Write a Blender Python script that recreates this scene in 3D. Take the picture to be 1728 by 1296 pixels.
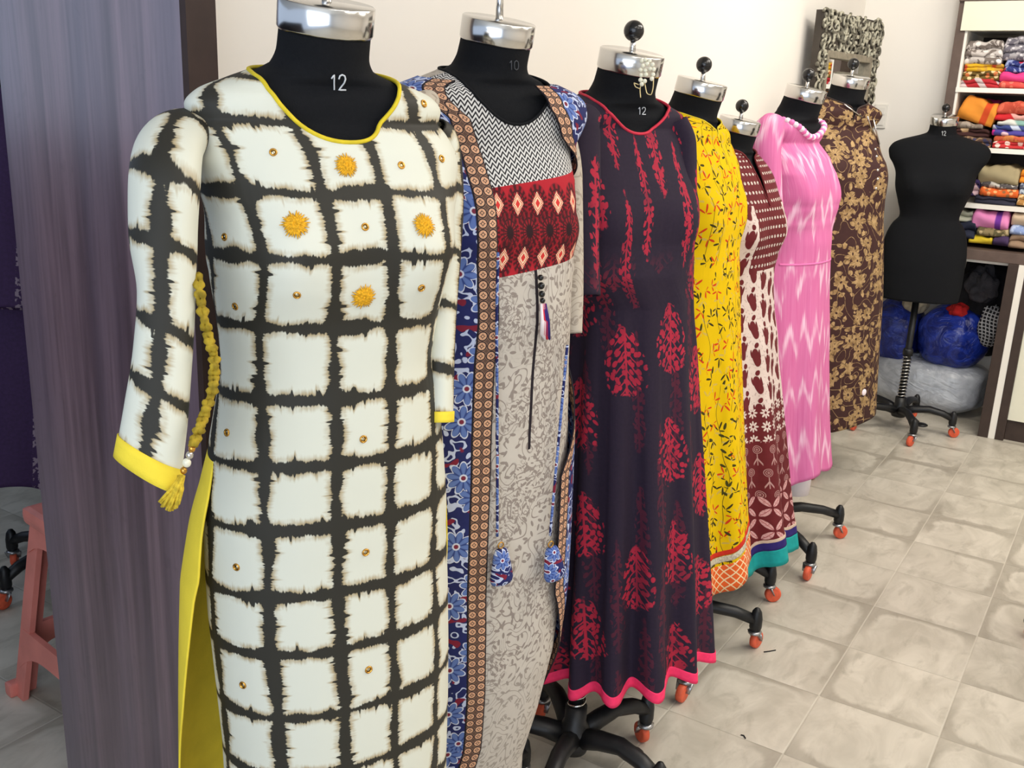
import bpy, bmesh, math, random
import numpy as np
from mathutils import Vector, Matrix
from mathutils.bvhtree import BVHTree

for o in list(bpy.data.objects):
    bpy.data.objects.remove(o, do_unlink=True)
SC = bpy.context.scene
COL = SC.collection

# ------------------------------------------------------------------ camera
F = 1668.0                       # focal length in pixels of the 1728 px wide frame
PITCH, ROLL, YAW = (math.radians(a) for a in (16.04, 2.39, 32.18))
CAM = np.array([0.0, 0.0, 1.30])
VD = np.array([-math.sin(YAW)*math.cos(PITCH), math.cos(YAW)*math.cos(PITCH), -math.sin(PITCH)])
RD = np.array([math.cos(YAW), math.sin(YAW), 0.0])
UD = np.cross(RD, VD)
RD, UD = RD*math.cos(ROLL)+UD*math.sin(ROLL), -RD*math.sin(ROLL)+UD*math.cos(ROLL)
cam_data = bpy.data.cameras.new('camera')
cam = bpy.data.objects.new('camera', cam_data)
COL.objects.link(cam)
cam_data.sensor_fit = 'HORIZONTAL'
cam_data.sensor_width = 36.0
cam_data.lens = 36.0*F/1728.0
cam_data.clip_start = 0.02
m = Matrix.Identity(4)
for i, ax in enumerate((RD, UD, -VD)):
    for j in range(3):
        m[j][i] = ax[j]
for j in range(3):
    m[j][3] = CAM[j]
cam.matrix_world = m
SC.camera = cam

def ray(x, y): return VD+(x-864)/F*RD-(y-648)/F*UD
def onz(x, y, z): d = ray(x, y); return CAM+d*(z-CAM[2])/d[2]
def onx(x, y, X): d = ray(x, y); return CAM+d*(X-CAM[0])/d[0]
def ony(x, y, Y): d = ray(x, y); return CAM+d*(Y-CAM[1])/d[1]
def dep(x, y, D): return CAM+ray(x, y)*D
def prj(P):
    P = np.asarray(P, float)-CAM
    z = P@VD
    return 864+F*(P@RD)/z, 648-F*(P@UD)/z, z

# ------------------------------------------------------------------ light
SC.view_settings.view_transform = 'Standard'
SC.view_settings.look = 'None'
SC.view_settings.exposure = 0.0
SC.view_settings.gamma = 1.0
SC.view_settings.use_curve_mapping = False
world = bpy.data.worlds.new('daylight')
SC.world = world
world.use_nodes = True
bg = world.node_tree.nodes['Background']
bg.inputs[0].default_value = (0.62, 0.76, 1.0, 1)
bg.inputs[1].default_value = 1.0

def area_light(name, loc, target, size, size_y, power, color):
    l = bpy.data.lights.new(name, 'AREA')
    l.shape = 'RECTANGLE'; l.size = size; l.size_y = size_y
    l.energy = power; l.color = color
    o = bpy.data.objects.new(name, l)
    COL.objects.link(o)
    o.location = loc
    o.rotation_euler = (Vector(target)-Vector(loc)).to_track_quat('-Z', 'Y').to_euler()
    return o
# daylight through the open shop front behind the photographer
area_light('daylight_shopfront', (0.7, -1.75, 1.45), (0.2, 3.0, 1.0), 2.9, 2.0, 48, (0.86, 0.93, 1.0))
# ceiling tube lamps
for i, (lx, ly, p) in enumerate(((0.45, 0.6, 9), (0.35, 2.2, 17), (0.35, 3.3, 25), (1.5, 1.4, 16), (1.5, 3.2, 20))):
    area_light('overhead_light', (lx, ly, 2.52), (lx, ly, 0), 0.5, 1.1, p, (1.0, 0.94, 0.85))

area_light('overhead_light', (-.35, 2.9, 2.5), (-.7, 4.6, 1.1), 0.4, 0.4, 15, (1.0, 0.94, 0.85))  # added light with no known fitting, aimed to brighten the back wall

# ------------------------------------------------------------------ shader language
def lin(c):
    c = c/255.0
    return c/12.92 if c <= 0.04045 else ((c+0.055)/1.055)**2.4
def C(r, g, b): return (lin(r), lin(g), lin(b), 1.0)

class S:
    def __init__(s, g, k): s.g = g; s.k = k
    def _o(s, op, *a): return s.g.math(op, s, *a)
    def __add__(s, b): return s._o('ADD', b)
    __radd__ = __add__
    def __sub__(s, b): return s._o('SUBTRACT', b)
    def __rsub__(s, b): return s.g.math('SUBTRACT', b, s)
    def __mul__(s, b): return s._o('MULTIPLY', b)
    __rmul__ = __mul__
    def __truediv__(s, b): return s._o('DIVIDE', b)
    def __neg__(s): return s._o('MULTIPLY', -1.0)
    def abs(s): return s._o('ABSOLUTE')
    def sin(s): return s._o('SINE')
    def cos(s): return s._o('COSINE')
    def floor(s): return s._o('FLOOR')
    def fract(s): return s._o('FRACT')
    def min(s, b): return s._o('MINIMUM', b)
    def max(s, b): return s._o('MAXIMUM', b)
    def pow(s, b): return s._o('POWER', b)
    def sqrt(s): return s._o('SQRT')
    def lt(s, b): return s._o('LESS_THAN', b)
    def gt(s, b): return s._o('GREATER_THAN', b)
    def pp(s, b): return s._o('PINGPONG', b)
    def mod(s, b): return s._o('FLOORED_MODULO', b)
    def inv(s): return 1.0-s
    def sm(s, a, b):                       # 0 at a, 1 at b, smooth
        return s.g.maprange(s, a, b)

class G:
    def __init__(g, nt): g.nt = nt; g._uv = None
    def new(g, t): return g.nt.nodes.new(t)
    def put(g, sock, val):
        if isinstance(val, S): g.nt.links.new(val.k, sock)
        elif isinstance(val, bpy.types.NodeSocket): g.nt.links.new(val, sock)
        else: sock.default_value = val
    def math(g, op, *a):
        n = g.new('ShaderNodeMath'); n.operation = op
        for i, v in enumerate(a): g.put(n.inputs[i], v)
        return S(g, n.outputs[0])
    def atan2(g, a, b): return g.math('ARCTAN2', a, b)
    def maprange(g, x, a, b):
        n = g.new('ShaderNodeMapRange'); n.interpolation_type = 'SMOOTHSTEP'
        inv = a > b
        if inv: a, b = b, a
        g.put(n.inputs[0], x); n.inputs[1].default_value = a; n.inputs[2].default_value = b
        n.inputs[3].default_value = 1.0 if inv else 0.0
        n.inputs[4].default_value = 0.0 if inv else 1.0
        return S(g, n.outputs[0])
    def uv(g):
        if g._uv is None:
            n = g.new('ShaderNodeUVMap'); n.uv_map = 'UVMap'
            s = g.new('ShaderNodeSeparateXYZ'); g.nt.links.new(n.outputs[0], s.inputs[0])
            g._uv = (S(g, s.outputs[0]), S(g, s.outputs[1]))
        return g._uv
    def obj(g):
        n = g.new('ShaderNodeTexCoord'); s = g.new('ShaderNodeSeparateXYZ')
        g.nt.links.new(n.outputs['Object'], s.inputs[0])
        return S(g, s.outputs[0]), S(g, s.outputs[1]), S(g, s.outputs[2])
    def vec(g, x, y, z=0.0):
        n = g.new('ShaderNodeCombineXYZ')
        for i, v in enumerate((x, y, z)): g.put(n.inputs[i], v)
        return n.outputs[0]
    def noise(g, x, y, z=0.0, scale=1.0, detail=2.0, rough=0.5, dist=0.0):
        n = g.new('ShaderNodeTexNoise'); g.nt.links.new(g.vec(x, y, z), n.inputs['Vector'])
        n.inputs['Scale'].default_value = scale; n.inputs['Detail'].default_value = detail
        n.inputs['Roughness'].default_value = rough; n.inputs['Distortion'].default_value = dist
        return S(g, n.outputs[0])
    def vor(g, x, y, rnd=1.0, feature='F1'):
        n = g.new('ShaderNodeTexVoronoi'); n.voronoi_dimensions = '2D'; n.feature = feature
        g.nt.links.new(g.vec(x, y), n.inputs['Vector'])
        n.inputs['Scale'].default_value = 1.0; n.inputs['Randomness'].default_value = rnd
        if feature == 'DISTANCE_TO_EDGE':
            return S(g, n.outputs['Distance'])
        p = g.new('ShaderNodeSeparateXYZ'); g.nt.links.new(n.outputs['Position'], p.inputs[0])
        c = g.new('ShaderNodeSeparateColor'); g.nt.links.new(n.outputs['Color'], c.inputs[0])
        return (S(g, n.outputs['Distance']), x-S(g, p.outputs[0]), y-S(g, p.outputs[1]),
                S(g, c.outputs[0]), S(g, c.outputs[1]), S(g, c.outputs[2]))
    def mix(g, f, a, b):
        n = g.new('ShaderNodeMix'); n.data_type = 'RGBA'
        g.put(n.inputs[0], f); g.put(n.inputs[6], a); g.put(n.inputs[7], b)
        return n.outputs[2]

MATS = {}
def mat(name, fn, rough=0.85, metal=0.0, spec=0.3, bump=None, sheen=0.0, **kw):
    """procedural material; fn(g) returns a colour (tuple or socket)"""
    if name in MATS: return MATS[name]
    mt = bpy.data.materials.new(name); mt.use_nodes = True
    nt = mt.node_tree; b = nt.nodes['Principled BSDF']; g = G(nt)
    c = fn(g) if callable(fn) else fn
    g.put(b.inputs['Base Color'], c)
    g.put(b.inputs['Roughness'], rough(g) if callable(rough) else rough)
    b.inputs['Metallic'].default_value = metal
    b.inputs['Specular IOR Level'].default_value = spec
    if sheen: b.inputs['Sheen Weight'].default_value = sheen
    for k, v in kw.items(): b.inputs[k].default_value = v
    if bump:
        h, strength, dist = bump(g)
        n = g.new('ShaderNodeBump'); n.inputs['Strength'].default_value = strength
        n.inputs['Distance'].default_value = dist
        g.put(n.inputs['Height'], h); nt.links.new(n.outputs[0], b.inputs['Normal'])
    MATS[name] = mt
    return mt

def vary(rgb, amt=0.12, scale=8.0):
    def f(g):
        x, y, z = g.obj()
        n = g.noise(x, y, z, scale=scale, detail=4)
        d = tuple(c*(1-amt) for c in rgb[:3])+(1,)
        l = tuple(min(1, c*(1+amt)) for c in rgb[:3])+(1,)
        return g.mix(n.sm(0.3, 0.7), d, l)
    return f
def cloth_bump(st=0.35, d=0.004, su=14, sv=5):
    def f(g):
        u, v = g.uv()
        a = g.noise(u*su, v*sv, detail=3, dist=0.6)
        return a, st, d
    return f
def weave_bump(g):
    x, y, z = g.obj()
    return g.noise(x, y, z, scale=600, detail=1), 0.25, 0.001

# ------------------------------------------------------------------ mesh helpers
def link(name, me, m=None, parent=None):
    o = bpy.data.objects.new(name, me); COL.objects.link(o)
    if m is not None and me is not None:
        me.materials.clear(); me.materials.append(m)
    if parent is not None: o.parent = parent
    return o
def tag(o, label=None, cat=None, group=None, kind=None):
    if label: o['label'] = label
    if cat: o['category'] = cat
    if group: o['group'] = group
    if kind: o['kind'] = kind
    return o
def thing(name, label, cat, loc=(0, 0, 0), rz=0.0, group=None):
    o = bpy.data.objects.new(name, None); COL.objects.link(o)
    o.empty_display_size = 0.05
    o.location = loc; o.rotation_euler = (0, 0, rz)
    return tag(o, label, cat, group)
def smooth(me, on=True):
    for p in me.polygons: p.use_smooth = on

class MB:
    """collects simple shapes and links them as one mesh object"""
    def __init__(s): s.v = []; s.f = []; s.sm = []
    def add(s, vs, fs, sm=True):
        n = len(s.v); s.v += [tuple(map(float, p)) for p in vs]
        s.f += [tuple(i+n for i in q) for q in fs]; s.sm += [sm]*len(fs)
        return s
    def box(s, lo, hi, bev=0.0):
        (x0, y0, z0), (x1, y1, z1) = lo, hi
        if bev <= 0:
            vs = [(x, y, z) for z in (z0, z1) for y in (y0, y1) for x in (x0, x1)]
            return s.add(vs, [(0, 2, 3, 1), (4, 5, 7, 6), (0, 1, 5, 4), (2, 6, 7, 3), (0, 4, 6, 2), (1, 3, 7, 5)], False)
        bm = bmesh.new(); bmesh.ops.create_cube(bm, size=1.0)
        for v in bm.verts:
            v.co = Vector(((x0+x1)/2+v.co.x*(x1-x0), (y0+y1)/2+v.co.y*(y1-y0), (z0+z1)/2+v.co.z*(z1-z0)))
        bmesh.ops.bevel(bm, geom=bm.edges[:], offset=bev, segments=2, affect='EDGES', profile=0.7)
        bm.verts.index_update()
        vs = [v.co[:] for v in bm.verts]; fs = [[v.index for v in f.verts] for f in bm.faces]
        bm.free()
        return s.add(vs, fs, False)
    def lathe(s, prof, n=32, center=(0, 0, 0), axis='z'):
        vs = []; fs = []
        for r, h in prof:
            for i in range(n):
                a = 2*math.pi*i/n
                p = (r*math.cos(a), r*math.sin(a), h)
                if axis == 'x': p = (h, p[0], p[1])
                if axis == 'y': p = (p[0], h, p[1])
                vs.append((p[0]+center[0], p[1]+center[1], p[2]+center[2]))
        for k in range(len(prof)-1):
            for i in range(n):
                j = (i+1) % n
                fs.append((k*n+i, k*n+j, (k+1)*n+j, (k+1)*n+i))
        if prof[0][0] > 1e-6: fs.append(tuple(range(n-1, -1, -1)))
        if prof[-1][0] > 1e-6: fs.append(tuple((len(prof)-1)*n+i for i in range(n)))
        return s.add(vs, fs)
    def tube(s, pts, rad, n=8, closed=False, flat=1.0):
        pts = [np.asarray(p, float) for p in pts]; N = len(pts)
        rad = [rad]*N if np.isscalar(rad) else list(rad)
        up = None; vs = []; fs = []
        for k in range(N):
            if closed: t = pts[(k+1) % N]-pts[k-1]
            else: t = pts[min(k+1, N-1)]-pts[max(k-1, 0)]
            t = t/(np.linalg.norm(t)+1e-12)
            if up is None:
                up = np.array([0, 0, 1.0]) if abs(t[2]) < 0.9 else np.array([1.0, 0, 0])
            up = up-t*(up@t); up = up/(np.linalg.norm(up)+1e-12)
            sd = np.cross(t, up)
            for i in range(n):
                a = 2*math.pi*i/n
                vs.append(pts[k]+rad[k]*(math.cos(a)*up*flat+math.sin(a)*sd))
        R = N if closed else N-1
        for k in range(R):
            for i in range(n):
                j = (i+1) % n; k2 = (k+1) % N
                fs.append((k*n+i, k2*n+i, k2*n+j, k*n+j))
        if not closed:
            fs.append(tuple(range(n))); fs.append(tuple((N-1)*n+i for i in range(n-1, -1, -1)))
        return s.add(vs, fs)
    def ball(s, c, r, n=16, sq=(1, 1, 1)):
        prof = [(r*math.sin(math.pi*k/(n//2)), -r*math.cos(math.pi*k/(n//2))) for k in range(n//2+1)]
        m2 = MB().lathe(prof, n)
        return s.add([(c[0]+p[0]*sq[0], c[1]+p[1]*sq[1], c[2]+p[2]*sq[2]) for p in m2.v], m2.f)
    def prism(s, poly, d0, d1, axis='y'):
        """polygon in the two other axes, extruded along axis"""
        def mk(p, d):
            return {'x': (d, p[0], p[1]), 'y': (p[0], d, p[1]), 'z': (p[0], p[1], d)}[axis]
        n = len(poly)
        vs = [mk(p, d0) for p in poly]+[mk(p, d1) for p in poly]
        fs = [tuple(range(n)), tuple(range(2*n-1, n-1, -1))]+[(i, i+n, (i+1) % n+n, (i+1) % n) for i in range(n)]
        return s.add(vs, fs, False)
    def xform(s, M4):
        s.v = [tuple(M4 @ Vector(p)) for p in s.v]; return s
    def mesh(s, name):
        me = bpy.data.meshes.new(name); me.from_pydata(s.v, [], s.f); me.update()
        for p, q in zip(me.polygons, s.sm): p.use_smooth = q
        bm = bmesh.new(); bm.from_mesh(me); bmesh.ops.recalc_face_normals(bm, faces=bm.faces[:]); bm.to_mesh(me); bm.free()
        return me
    def build(s, name, m, parent=None): return link(name, s.mesh(name), m, parent)

def pchip(x, y, xi):
    x = np.asarray(x, float); y = np.asarray(y, float); xi = np.clip(xi, x[0], x[-1])
    h = np.diff(x); d = np.diff(y)/h; n = len(x); mm = np.zeros(n)
    if n == 2: return np.interp(xi, x, y)
    for i in range(1, n-1):
        if d[i-1]*d[i] > 0:
            w1, w2 = 2*h[i]+h[i-1], h[i]+2*h[i-1]
            mm[i] = (w1+w2)/(w1/d[i-1]+w2/d[i])
    mm[0], mm[-1] = d[0], d[-1]
    k = np.clip(np.searchsorted(x, xi)-1, 0, n-2)
    t = (xi-x[k])/h[k]
    return ((2*t**3-3*t**2+1)*y[k]+(t**3-2*t**2+t)*h[k]*mm[k]+(-2*t**3+3*t**2)*y[k+1]+(t**3-t**2)*h[k]*mm[k+1])
def keys(tab, z):                        # tab: [(z, value)...] any order
    t = sorted(tab); return pchip([p[0] for p in t], [p[1] for p in t], z)

# ------------------------------------------------------------------ body form shape (heights relative to the neck cap)
A_T = [(0, .053), (-.03, .054), (-.046, .060), (-.054, .075), (-.064, .110), (-.078, .158), (-.096, .190), (-.122, .203), (-.152, .197), (-.185, .176), (-.22, .162), (-.27, .157), (-.34, .136), (-.396, .121), (-.404, .122), (-.43, .142), (-.46, .157), (-.50, .168), (-.58, .176), (-.68, .176), (-.76, .171)]
F_T = [(0, .053), (-.03, .053), (-.055, .0545), (-.072, .057), (-.082, .066), (-.10, .076), (-.125, .086), (-.155, .094), (-.20, .104), (-.25, .112), (-.28, .112), (-.34, .098), (-.40, .088), (-.47, .098), (-.55, .110), (-.62, .114), (-.70, .113), (-.76, .110)]
B_T = [(0, .053), (-.03, .055), (-.046, .060), (-.08, .074), (-.125, .088), (-.20, .094), (-.28, .088), (-.34, .080), (-.40, .078), (-.47, .096), (-.58, .125), (-.65, .128), (-.76, .120)]
CX_T = [(0, .012), (-.05, .0), (-.10, -.004), (-.76, -.004)]

def ring_xy(phi, z, aT=A_T, fT=F_T, bT=B_T, off=0.0, bust=0.030, K=1.0):
    a = keys(aT, z)+off; f = keys(fT, z)+off; b = keys(bT, z)+off; cx = keys(CX_T, z)
    c, s_ = np.cos(phi), np.sin(phi)
    e = np.where(z > -.05, 1.0, 0.92)
    x = np.where(c > 0, f, b)*np.sign(c)*np.abs(c)**e+cx
    y = a*np.sign(s_)*np.abs(s_)**e
    lob = np.exp(-((phi-.62)/.42)**2)+np.exp(-((phi+.62)/.42)**2)
    x = x+bust*np.exp(-((z+.265)/.062)**2)*lob
    return x*K, y*K
TILT = .21
def tilt_dz(x, z):                         # the neck top leans forward
    w = np.clip((z+.085)/.055, 0, 1)
    return -TILT*x*w*w*(3-2*w)

class Body:
    """one mannequin: place, turn, size, height of neck cap"""
    def __init__(s, x, y, zc, k, deg):
        s.base = np.array([x, y, 0.0]); s.zc = zc; s.k = k; s.th = math.radians(deg)
        s.c, s.s = math.cos(s.th), math.sin(s.th)
    def world(s, lx, ly, z):
        return np.stack([s.base[0]+s.c*lx-s.s*ly, s.base[1]+s.s*lx+s.c*ly, z+0*lx], -1)
    def local(s, P):
        P = np.asarray(P, float); d = P-s.base
        return np.stack([s.c*d[..., 0]+s.s*d[..., 1], -s.s*d[..., 0]+s.c*d[..., 1], d[..., 2]], -1)
    def z_at(s, py):                       # world height on the axis seen at picture row py
        zs = np.linspace(0, 1.6, 400)
        P = np.stack([s.base[0]+0*zs, s.base[1]+0*zs, zs], -1)
        yy = prj(P)[1]
        return float(np.interp(py, yy[::-1], zs[::-1]))

class Drape:
    """cloth around a body, its outline matched to measured outline rows"""
    def __init__(s, body, aT=None, fT=None, bT=None, off=.008, bust=.026, targets=(), folds=(), fz0=None, fz1=None, seed=0):
        s.b = body
        s.aT, s.fT, s.bT = aT or A_T, fT or F_T, bT or B_T
        s.off, s.bust = off, bust
        s.folds = folds; s.fz0, s.fz1 = fz0, fz1
        zs = []; ks = []; sh = []
        k = 1.0; d = 0.0
        for (py, xl, xr) in targets:
            z = body.z_at(py)
            for it in range(25):
                ph = np.linspace(-math.pi, math.pi, 181)
                P = s._pt(ph, np.full_like(ph, z), k, d)
                px = prj(P)[0]; l, r = px.min(), px.max()
                if xl is not None and xr is not None:
                    k *= ((xr-xl)/(r-l))**.9
                    dep_ = prj(P)[2].mean(); d += ((xl+xr)/2-(l+r)/2)*dep_/F*.9
                elif xr is not None and (k < .87 and xr < r or k > 1.22 and xr > r):
                    d += (xr-r)*prj(P)[2].mean()/F*.8
                elif xr is not None:
                    c0 = prj(s._pt(np.array([0., math.pi]), np.array([z, z]), 1e-4, d))[0].mean()
                    k *= max(.3, (xr-c0)/(r-c0))**.9
                elif xl is not None:
                    c0 = prj(s._pt(np.array([0., math.pi]), np.array([z, z]), 1e-4, d))[0].mean()
                    k *= max(.3, (c0-xl)/(c0-l))**.9
            zs.append(z); ks.append(k); sh.append(d)
        top = body.zc-.10*body.k
        if zs:
            zs = [body.zc-.045*body.k]+zs; ks = [1.0]+ks; sh = [0.0]+sh
        else: zs, ks, sh = [0, 2], [1, 1], [0, 0]
        o = np.argsort(zs); s.zs = np.array(zs)[o]; s.ks = np.array(ks)[o]; s.sh = np.array(sh)[o]
    def _pt(s, phi, z, k=None, d=None, off=0.0, fold=True):
        b = s.b
        zr = (z-b.zc)/b.k
        x, y = ring_xy(phi, zr, s.aT, s.fT, s.bT, s.off+off, s.bust, b.k)
        if k is None:
            k = np.interp(z, s.zs, s.ks); d = np.interp(z, s.zs, s.sh)
            if s.folds and fold:
                am = np.clip((s.fz0-z)/(s.fz0-s.fz1), 0, 1.2)
                w = 0
                for (n, a, p, dr, sharp) in s.folds:
                    q = np.cos(n*phi+p+dr*(s.fz0-z)+.5*np.sin(2*phi+p))
                    w = w+a*np.sign(q)*np.abs(q)**sharp
                x = x*(1+am*w); y = y*(1+am*w)
        x, y = x*k, y*k
        P = b.world(x, y, z+tilt_dz(x, zr))
        P = P+np.asarray(d)[..., None]*np.array([math.cos(YAW), math.sin(YAW), 0.0])
        return P
    def uv_table(s, zlo, zhi):
        nz, nphi = 300, 361
        z = np.linspace(.02, s.b.zc-.03*s.b.k, nz); ph = np.linspace(-math.pi, math.pi, nphi)
        Z, PH = np.meshgrid(z, ph, indexing='ij')
        P = s._pt(PH, Z, fold=False)
        du = np.linalg.norm(np.diff(P, axis=1), axis=2)
        u = np.concatenate([np.zeros((nz, 1)), np.cumsum(du, 1)], 1); u -= u[:, [nphi//2]]
        mid = P[:, [nphi//2+50, nphi//2-50]]
        dv = np.linalg.norm(np.diff(mid, axis=0), axis=2).mean(1)
        v = np.concatenate([[0], np.cumsum(dv)])
        k0 = np.searchsorted(z, s.b.zc-.30*s.b.k); v += z[k0]-v[k0]
        return z, ph, u, v

def smooth_steps(x): return x*x*(3-2*x)

def drape_mesh(dr, neck, hem, phi0=None, phi1=None, off=0.0, nu=180, nv=150, g=1.5, close=None):
    """neck(phi) and hem(phi) give top and bottom heights; phi0/phi1 are edge angles (numbers or functions of z)"""
    full = phi0 is None
    c = np.linspace(0, 1, nu+1)
    def rng(z):
        if full: return -math.pi, math.pi
        a = phi0(z) if callable(phi0) else phi0
        b = phi1(z) if callable(phi1) else phi1
        return a, b
    zt = 1.0
    a0, b0 = rng(np.full(nu+1, 1.4)); ph = a0+(b0-a0)*c
    zt = neck(ph) if callable(neck) else np.full(nu+1, neck)
    a1, b1 = rng(np.full(nu+1, 0.0)); ph1 = a1+(b1-a1)*c
    zh = hem(ph1) if callable(hem) else np.full(nu+1, hem)
    t = np.linspace(0, 1, nv+1)**g
    Zg = zt[None, :]+(zh-zt)[None, :]*t[:, None]
    a, b = rng(Zg); PH = a+(b-a)*c[None, :]
    P = dr._pt(PH, Zg, off=off)
    zz, pp, U, V = dr.uv_table(Zg.min()-.01, Zg.max()+.01)
    fi = (Zg-zz[0])/(zz[1]-zz[0]); fj = ((PH+math.pi) % (2*math.pi+1e-9))/(pp[1]-pp[0])
    fi = np.clip(fi, 0, len(zz)-1.001)
    i0 = np.clip(fi.astype(int), 0, len(zz)-2); j0 = np.clip(fj.astype(int), 0, len(pp)-2)
    di, dj = fi-i0, fj-j0
    u = U[i0, j0]*(1-di)*(1-dj)+U[i0+1, j0]*di*(1-dj)+U[i0, j0+1]*(1-di)*dj+U[i0+1, j0+1]*di*dj
    v = np.interp(Zg, zz, V)
    return dict(P=P, u=u, v=v, PH=PH, Z=Zg, full=full)

def grid_object(name, grid, body, m, parent, thick=.0022, shift_uv=None):
    P = body.local(grid['P']); nv1, nu1 = P.shape[:2]
    u, v = grid['u'], grid['v']
    if shift_uv: u, v = shift_uv(u, v, grid)
    me = bpy.data.meshes.new(name)
    if grid['full']:
        n = nu1-1
        vs = P[:, :n].reshape(-1, 3)
        fs = [(i*n+j, (i+1)*n+j, (i+1)*n+(j+1) % n, i*n+(j+1) % n) for i in range(nv1-1) for j in range(n)]
    else:
        n = nu1
        vs = P.reshape(-1, 3)
        fs = [(i*n+j, (i+1)*n+j, (i+1)*n+j+1, i*n+j+1) for i in range(nv1-1) for j in range(n-1)]
    me.from_pydata(vs.tolist(), [], fs); me.update()
    uvl = me.uv_layers.new(name='UVMap')
    data = np.zeros((len(me.loops), 2)); q = 0
    cols = nu1-1
    I, J = np.meshgrid(np.arange(nv1-1), np.arange(cols), indexing='ij'); I = I.ravel(); J = J.ravel()
    for k, (a, b) in enumerate(((0, 0), (1, 0), (1, 1), (0, 1))):
        data[k::4, 0] = u[I+a, J+b]; data[k::4, 1] = v[I+a, J+b]
    uvl.data.foreach_set('uv', data.ravel())
    smooth(me)
    o = link(name, me, m, parent)
    if thick:
        md = o.modifiers.new('thickness', 'SOLIDIFY'); md.thickness = thick; md.offset = -1
    return o

def bvh_of(o, root=None):
    me = o.data
    M4 = Matrix.Identity(4)
    r = o.parent if o.parent else o
    M4 = Matrix.Translation(r.location) @ Matrix.Rotation(r.rotation_euler[2], 4, 'Z')
    return BVHTree.FromPolygons([M4 @ v.co for v in me.vertices], [tuple(p.vertices) for p in me.polygons])
def hit(bvh, px, py):
    d = Vector(ray(px, py)).normalized()
    p, n, i, dist = bvh.ray_cast(Vector(CAM), d)
    if p is None: return None, None
    if n.dot(d) > 0: n = -n
    return np.array(p), np.array(n)

# ------------------------------------------------------------------ materials
def hatch(g, x, y, k=1.0):               # small per-thread variation
    return g.noise(x*900*k, y*120*k, detail=1)

CHK_U = [-.275, -.196, -.111, -.0305, .0375, .113, .19, .27]
CHK_V = [1.35, 1.281, 1.2015, 1.131, 1.049, .966, .8905, .8155, .7314, .657, .5715, .49, .41, .33, .25]
def tie_dye(us, vs, wu=.0070, wv=.0067, wob=.007, lean=.075, slant=.0):
    def f(g):
        u, v = g.uv()
        w1 = (g.noise(v*9, u*2.5, 3.1, detail=1)-.5)*wob*2
        w2 = (g.noise(u*9, v*2.5, 7.7, detail=1)-.5)*wob*2
        uu, vv = u+w1+(v-1.0).max(0.0)*lean, v+w2-u*slant
        du = dv = None
        for a in us:
            d = (uu-a).abs(); du = d if du is None else du.min(d)
        for b in vs:
            d = (vv-b).abs(); dv = d if dv is None else dv.min(d)
        teeth_u = g.noise(u*55, v*420, 1.0, detail=2)
        teeth_v = g.noise(u*420, v*55, 2.0, detail=2)
        wide_u = g.noise(u*3, v*24, 5.0, detail=2).sm(.28, .72); wide_v = g.noise(u*24, v*3, 6.0, detail=2).sm(.28, .72)
        spike_u = g.noise(u*20, v*150, 11.0, detail=0).sm(.62, .8); spike_v = g.noise(u*150, v*20, 12.0, detail=0).sm(.62, .8)
        a = du-wu*(.42+.95*wide_u)-(teeth_u-.5)*.0085-spike_u*.006
        b = dv-wv*(.42+.95*wide_v)-(teeth_v-.5)*.0085-spike_v*.006
        # dye pools a little where the bands cross
        d = a.min(b)-(a.max(b)).sm(.006, -.004)*.0035
        core = d.sm(.0014, -.0008)
        halo = d.sm(.0085, .0003)*(g.noise(u*60, v*60, 9.0, detail=2).sm(.2, .62))
        base = g.mix(g.noise(u*2, v*2, 4.0), C(217, 218, 205), C(209, 209, 192))
        c = g.mix(halo*.8, base, C(158, 132, 80))
        return g.mix(core, c, C(41, 39, 32))
    return f
SATIN = dict(rough=.6, spec=.35)
def mats_first():
    mat('check_cloth', tie_dye(CHK_U, CHK_V), bump=cloth_bump(.35, .006, 12, 5), **SATIN)
    mat('check_sleeve', tie_dye([-.078, .004, .080], [-.01, .068, .146, .213, .294, .356, .43], lean=0.0, slant=.22), bump=cloth_bump(.3, .005, 10, 6), **SATIN)
YELLOW = C(238, 212, 62)
mat('yellow_cloth', vary(YELLOW, .06, 20), rough=.8, bump=weave_bump)
mat('yellow_piping', vary(C(214, 190, 40), .1, 60), rough=.7)
mat('mustard_cord', vary(C(160, 135, 35), .35, 90), rough=.8)
mat('tassel_thread', vary(C(205, 175, 50), .25, 200), rough=.85)
mat('marigold_thread', vary(C(222, 165, 28), .25, 400), rough=.7)
mat('gold_metal', vary(C(200, 150, 70), .2, 100), rough=.25, metal=1.0)
mat('silver_metal', vary(C(205, 200, 195), .1, 100), rough=.2, metal=1.0)
mat('mirror_bit', C(190, 180, 150), rough=.08, metal=1.0)
mat('pearl', C(226, 222, 200), rough=.25, spec=.6)
mat('white_bead', C(240, 225, 232), rough=.4)
mat('pink_bead', C(235, 120, 180), rough=.5)

# --- black mannequins
def black_cloth(g):
    x, y, z = g.obj()
    return g.mix(g.noise(x, y, z, scale=300, detail=2), C(15, 16, 19), C(24, 25, 28))
mat('black_jersey', black_cloth, rough=.9, spec=.15, bump=weave_bump)
mat('brushed_chrome', vary(C(205, 203, 200), .06, 6), rough=.17, metal=1.0)
mat('black_gloss', vary(C(18, 17, 18), .2, 30), rough=.18, spec=.5)
mat('black_plastic', vary(C(20, 20, 22), .2, 60), rough=.45, spec=.4)
mat('zinc', vary(C(160, 160, 162), .12, 80), rough=.3, metal=.9)
mat('orange_rubber', vary(C(214, 92, 62), .12, 60), rough=.5)
mat('grey_rubber', vary(C(95, 92, 88), .15, 60), rough=.6)
mat('chalk_faint', C(74, 76, 80), rough=.9)
mat('chalk_white', C(205, 208, 212), rough=.9)

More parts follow.
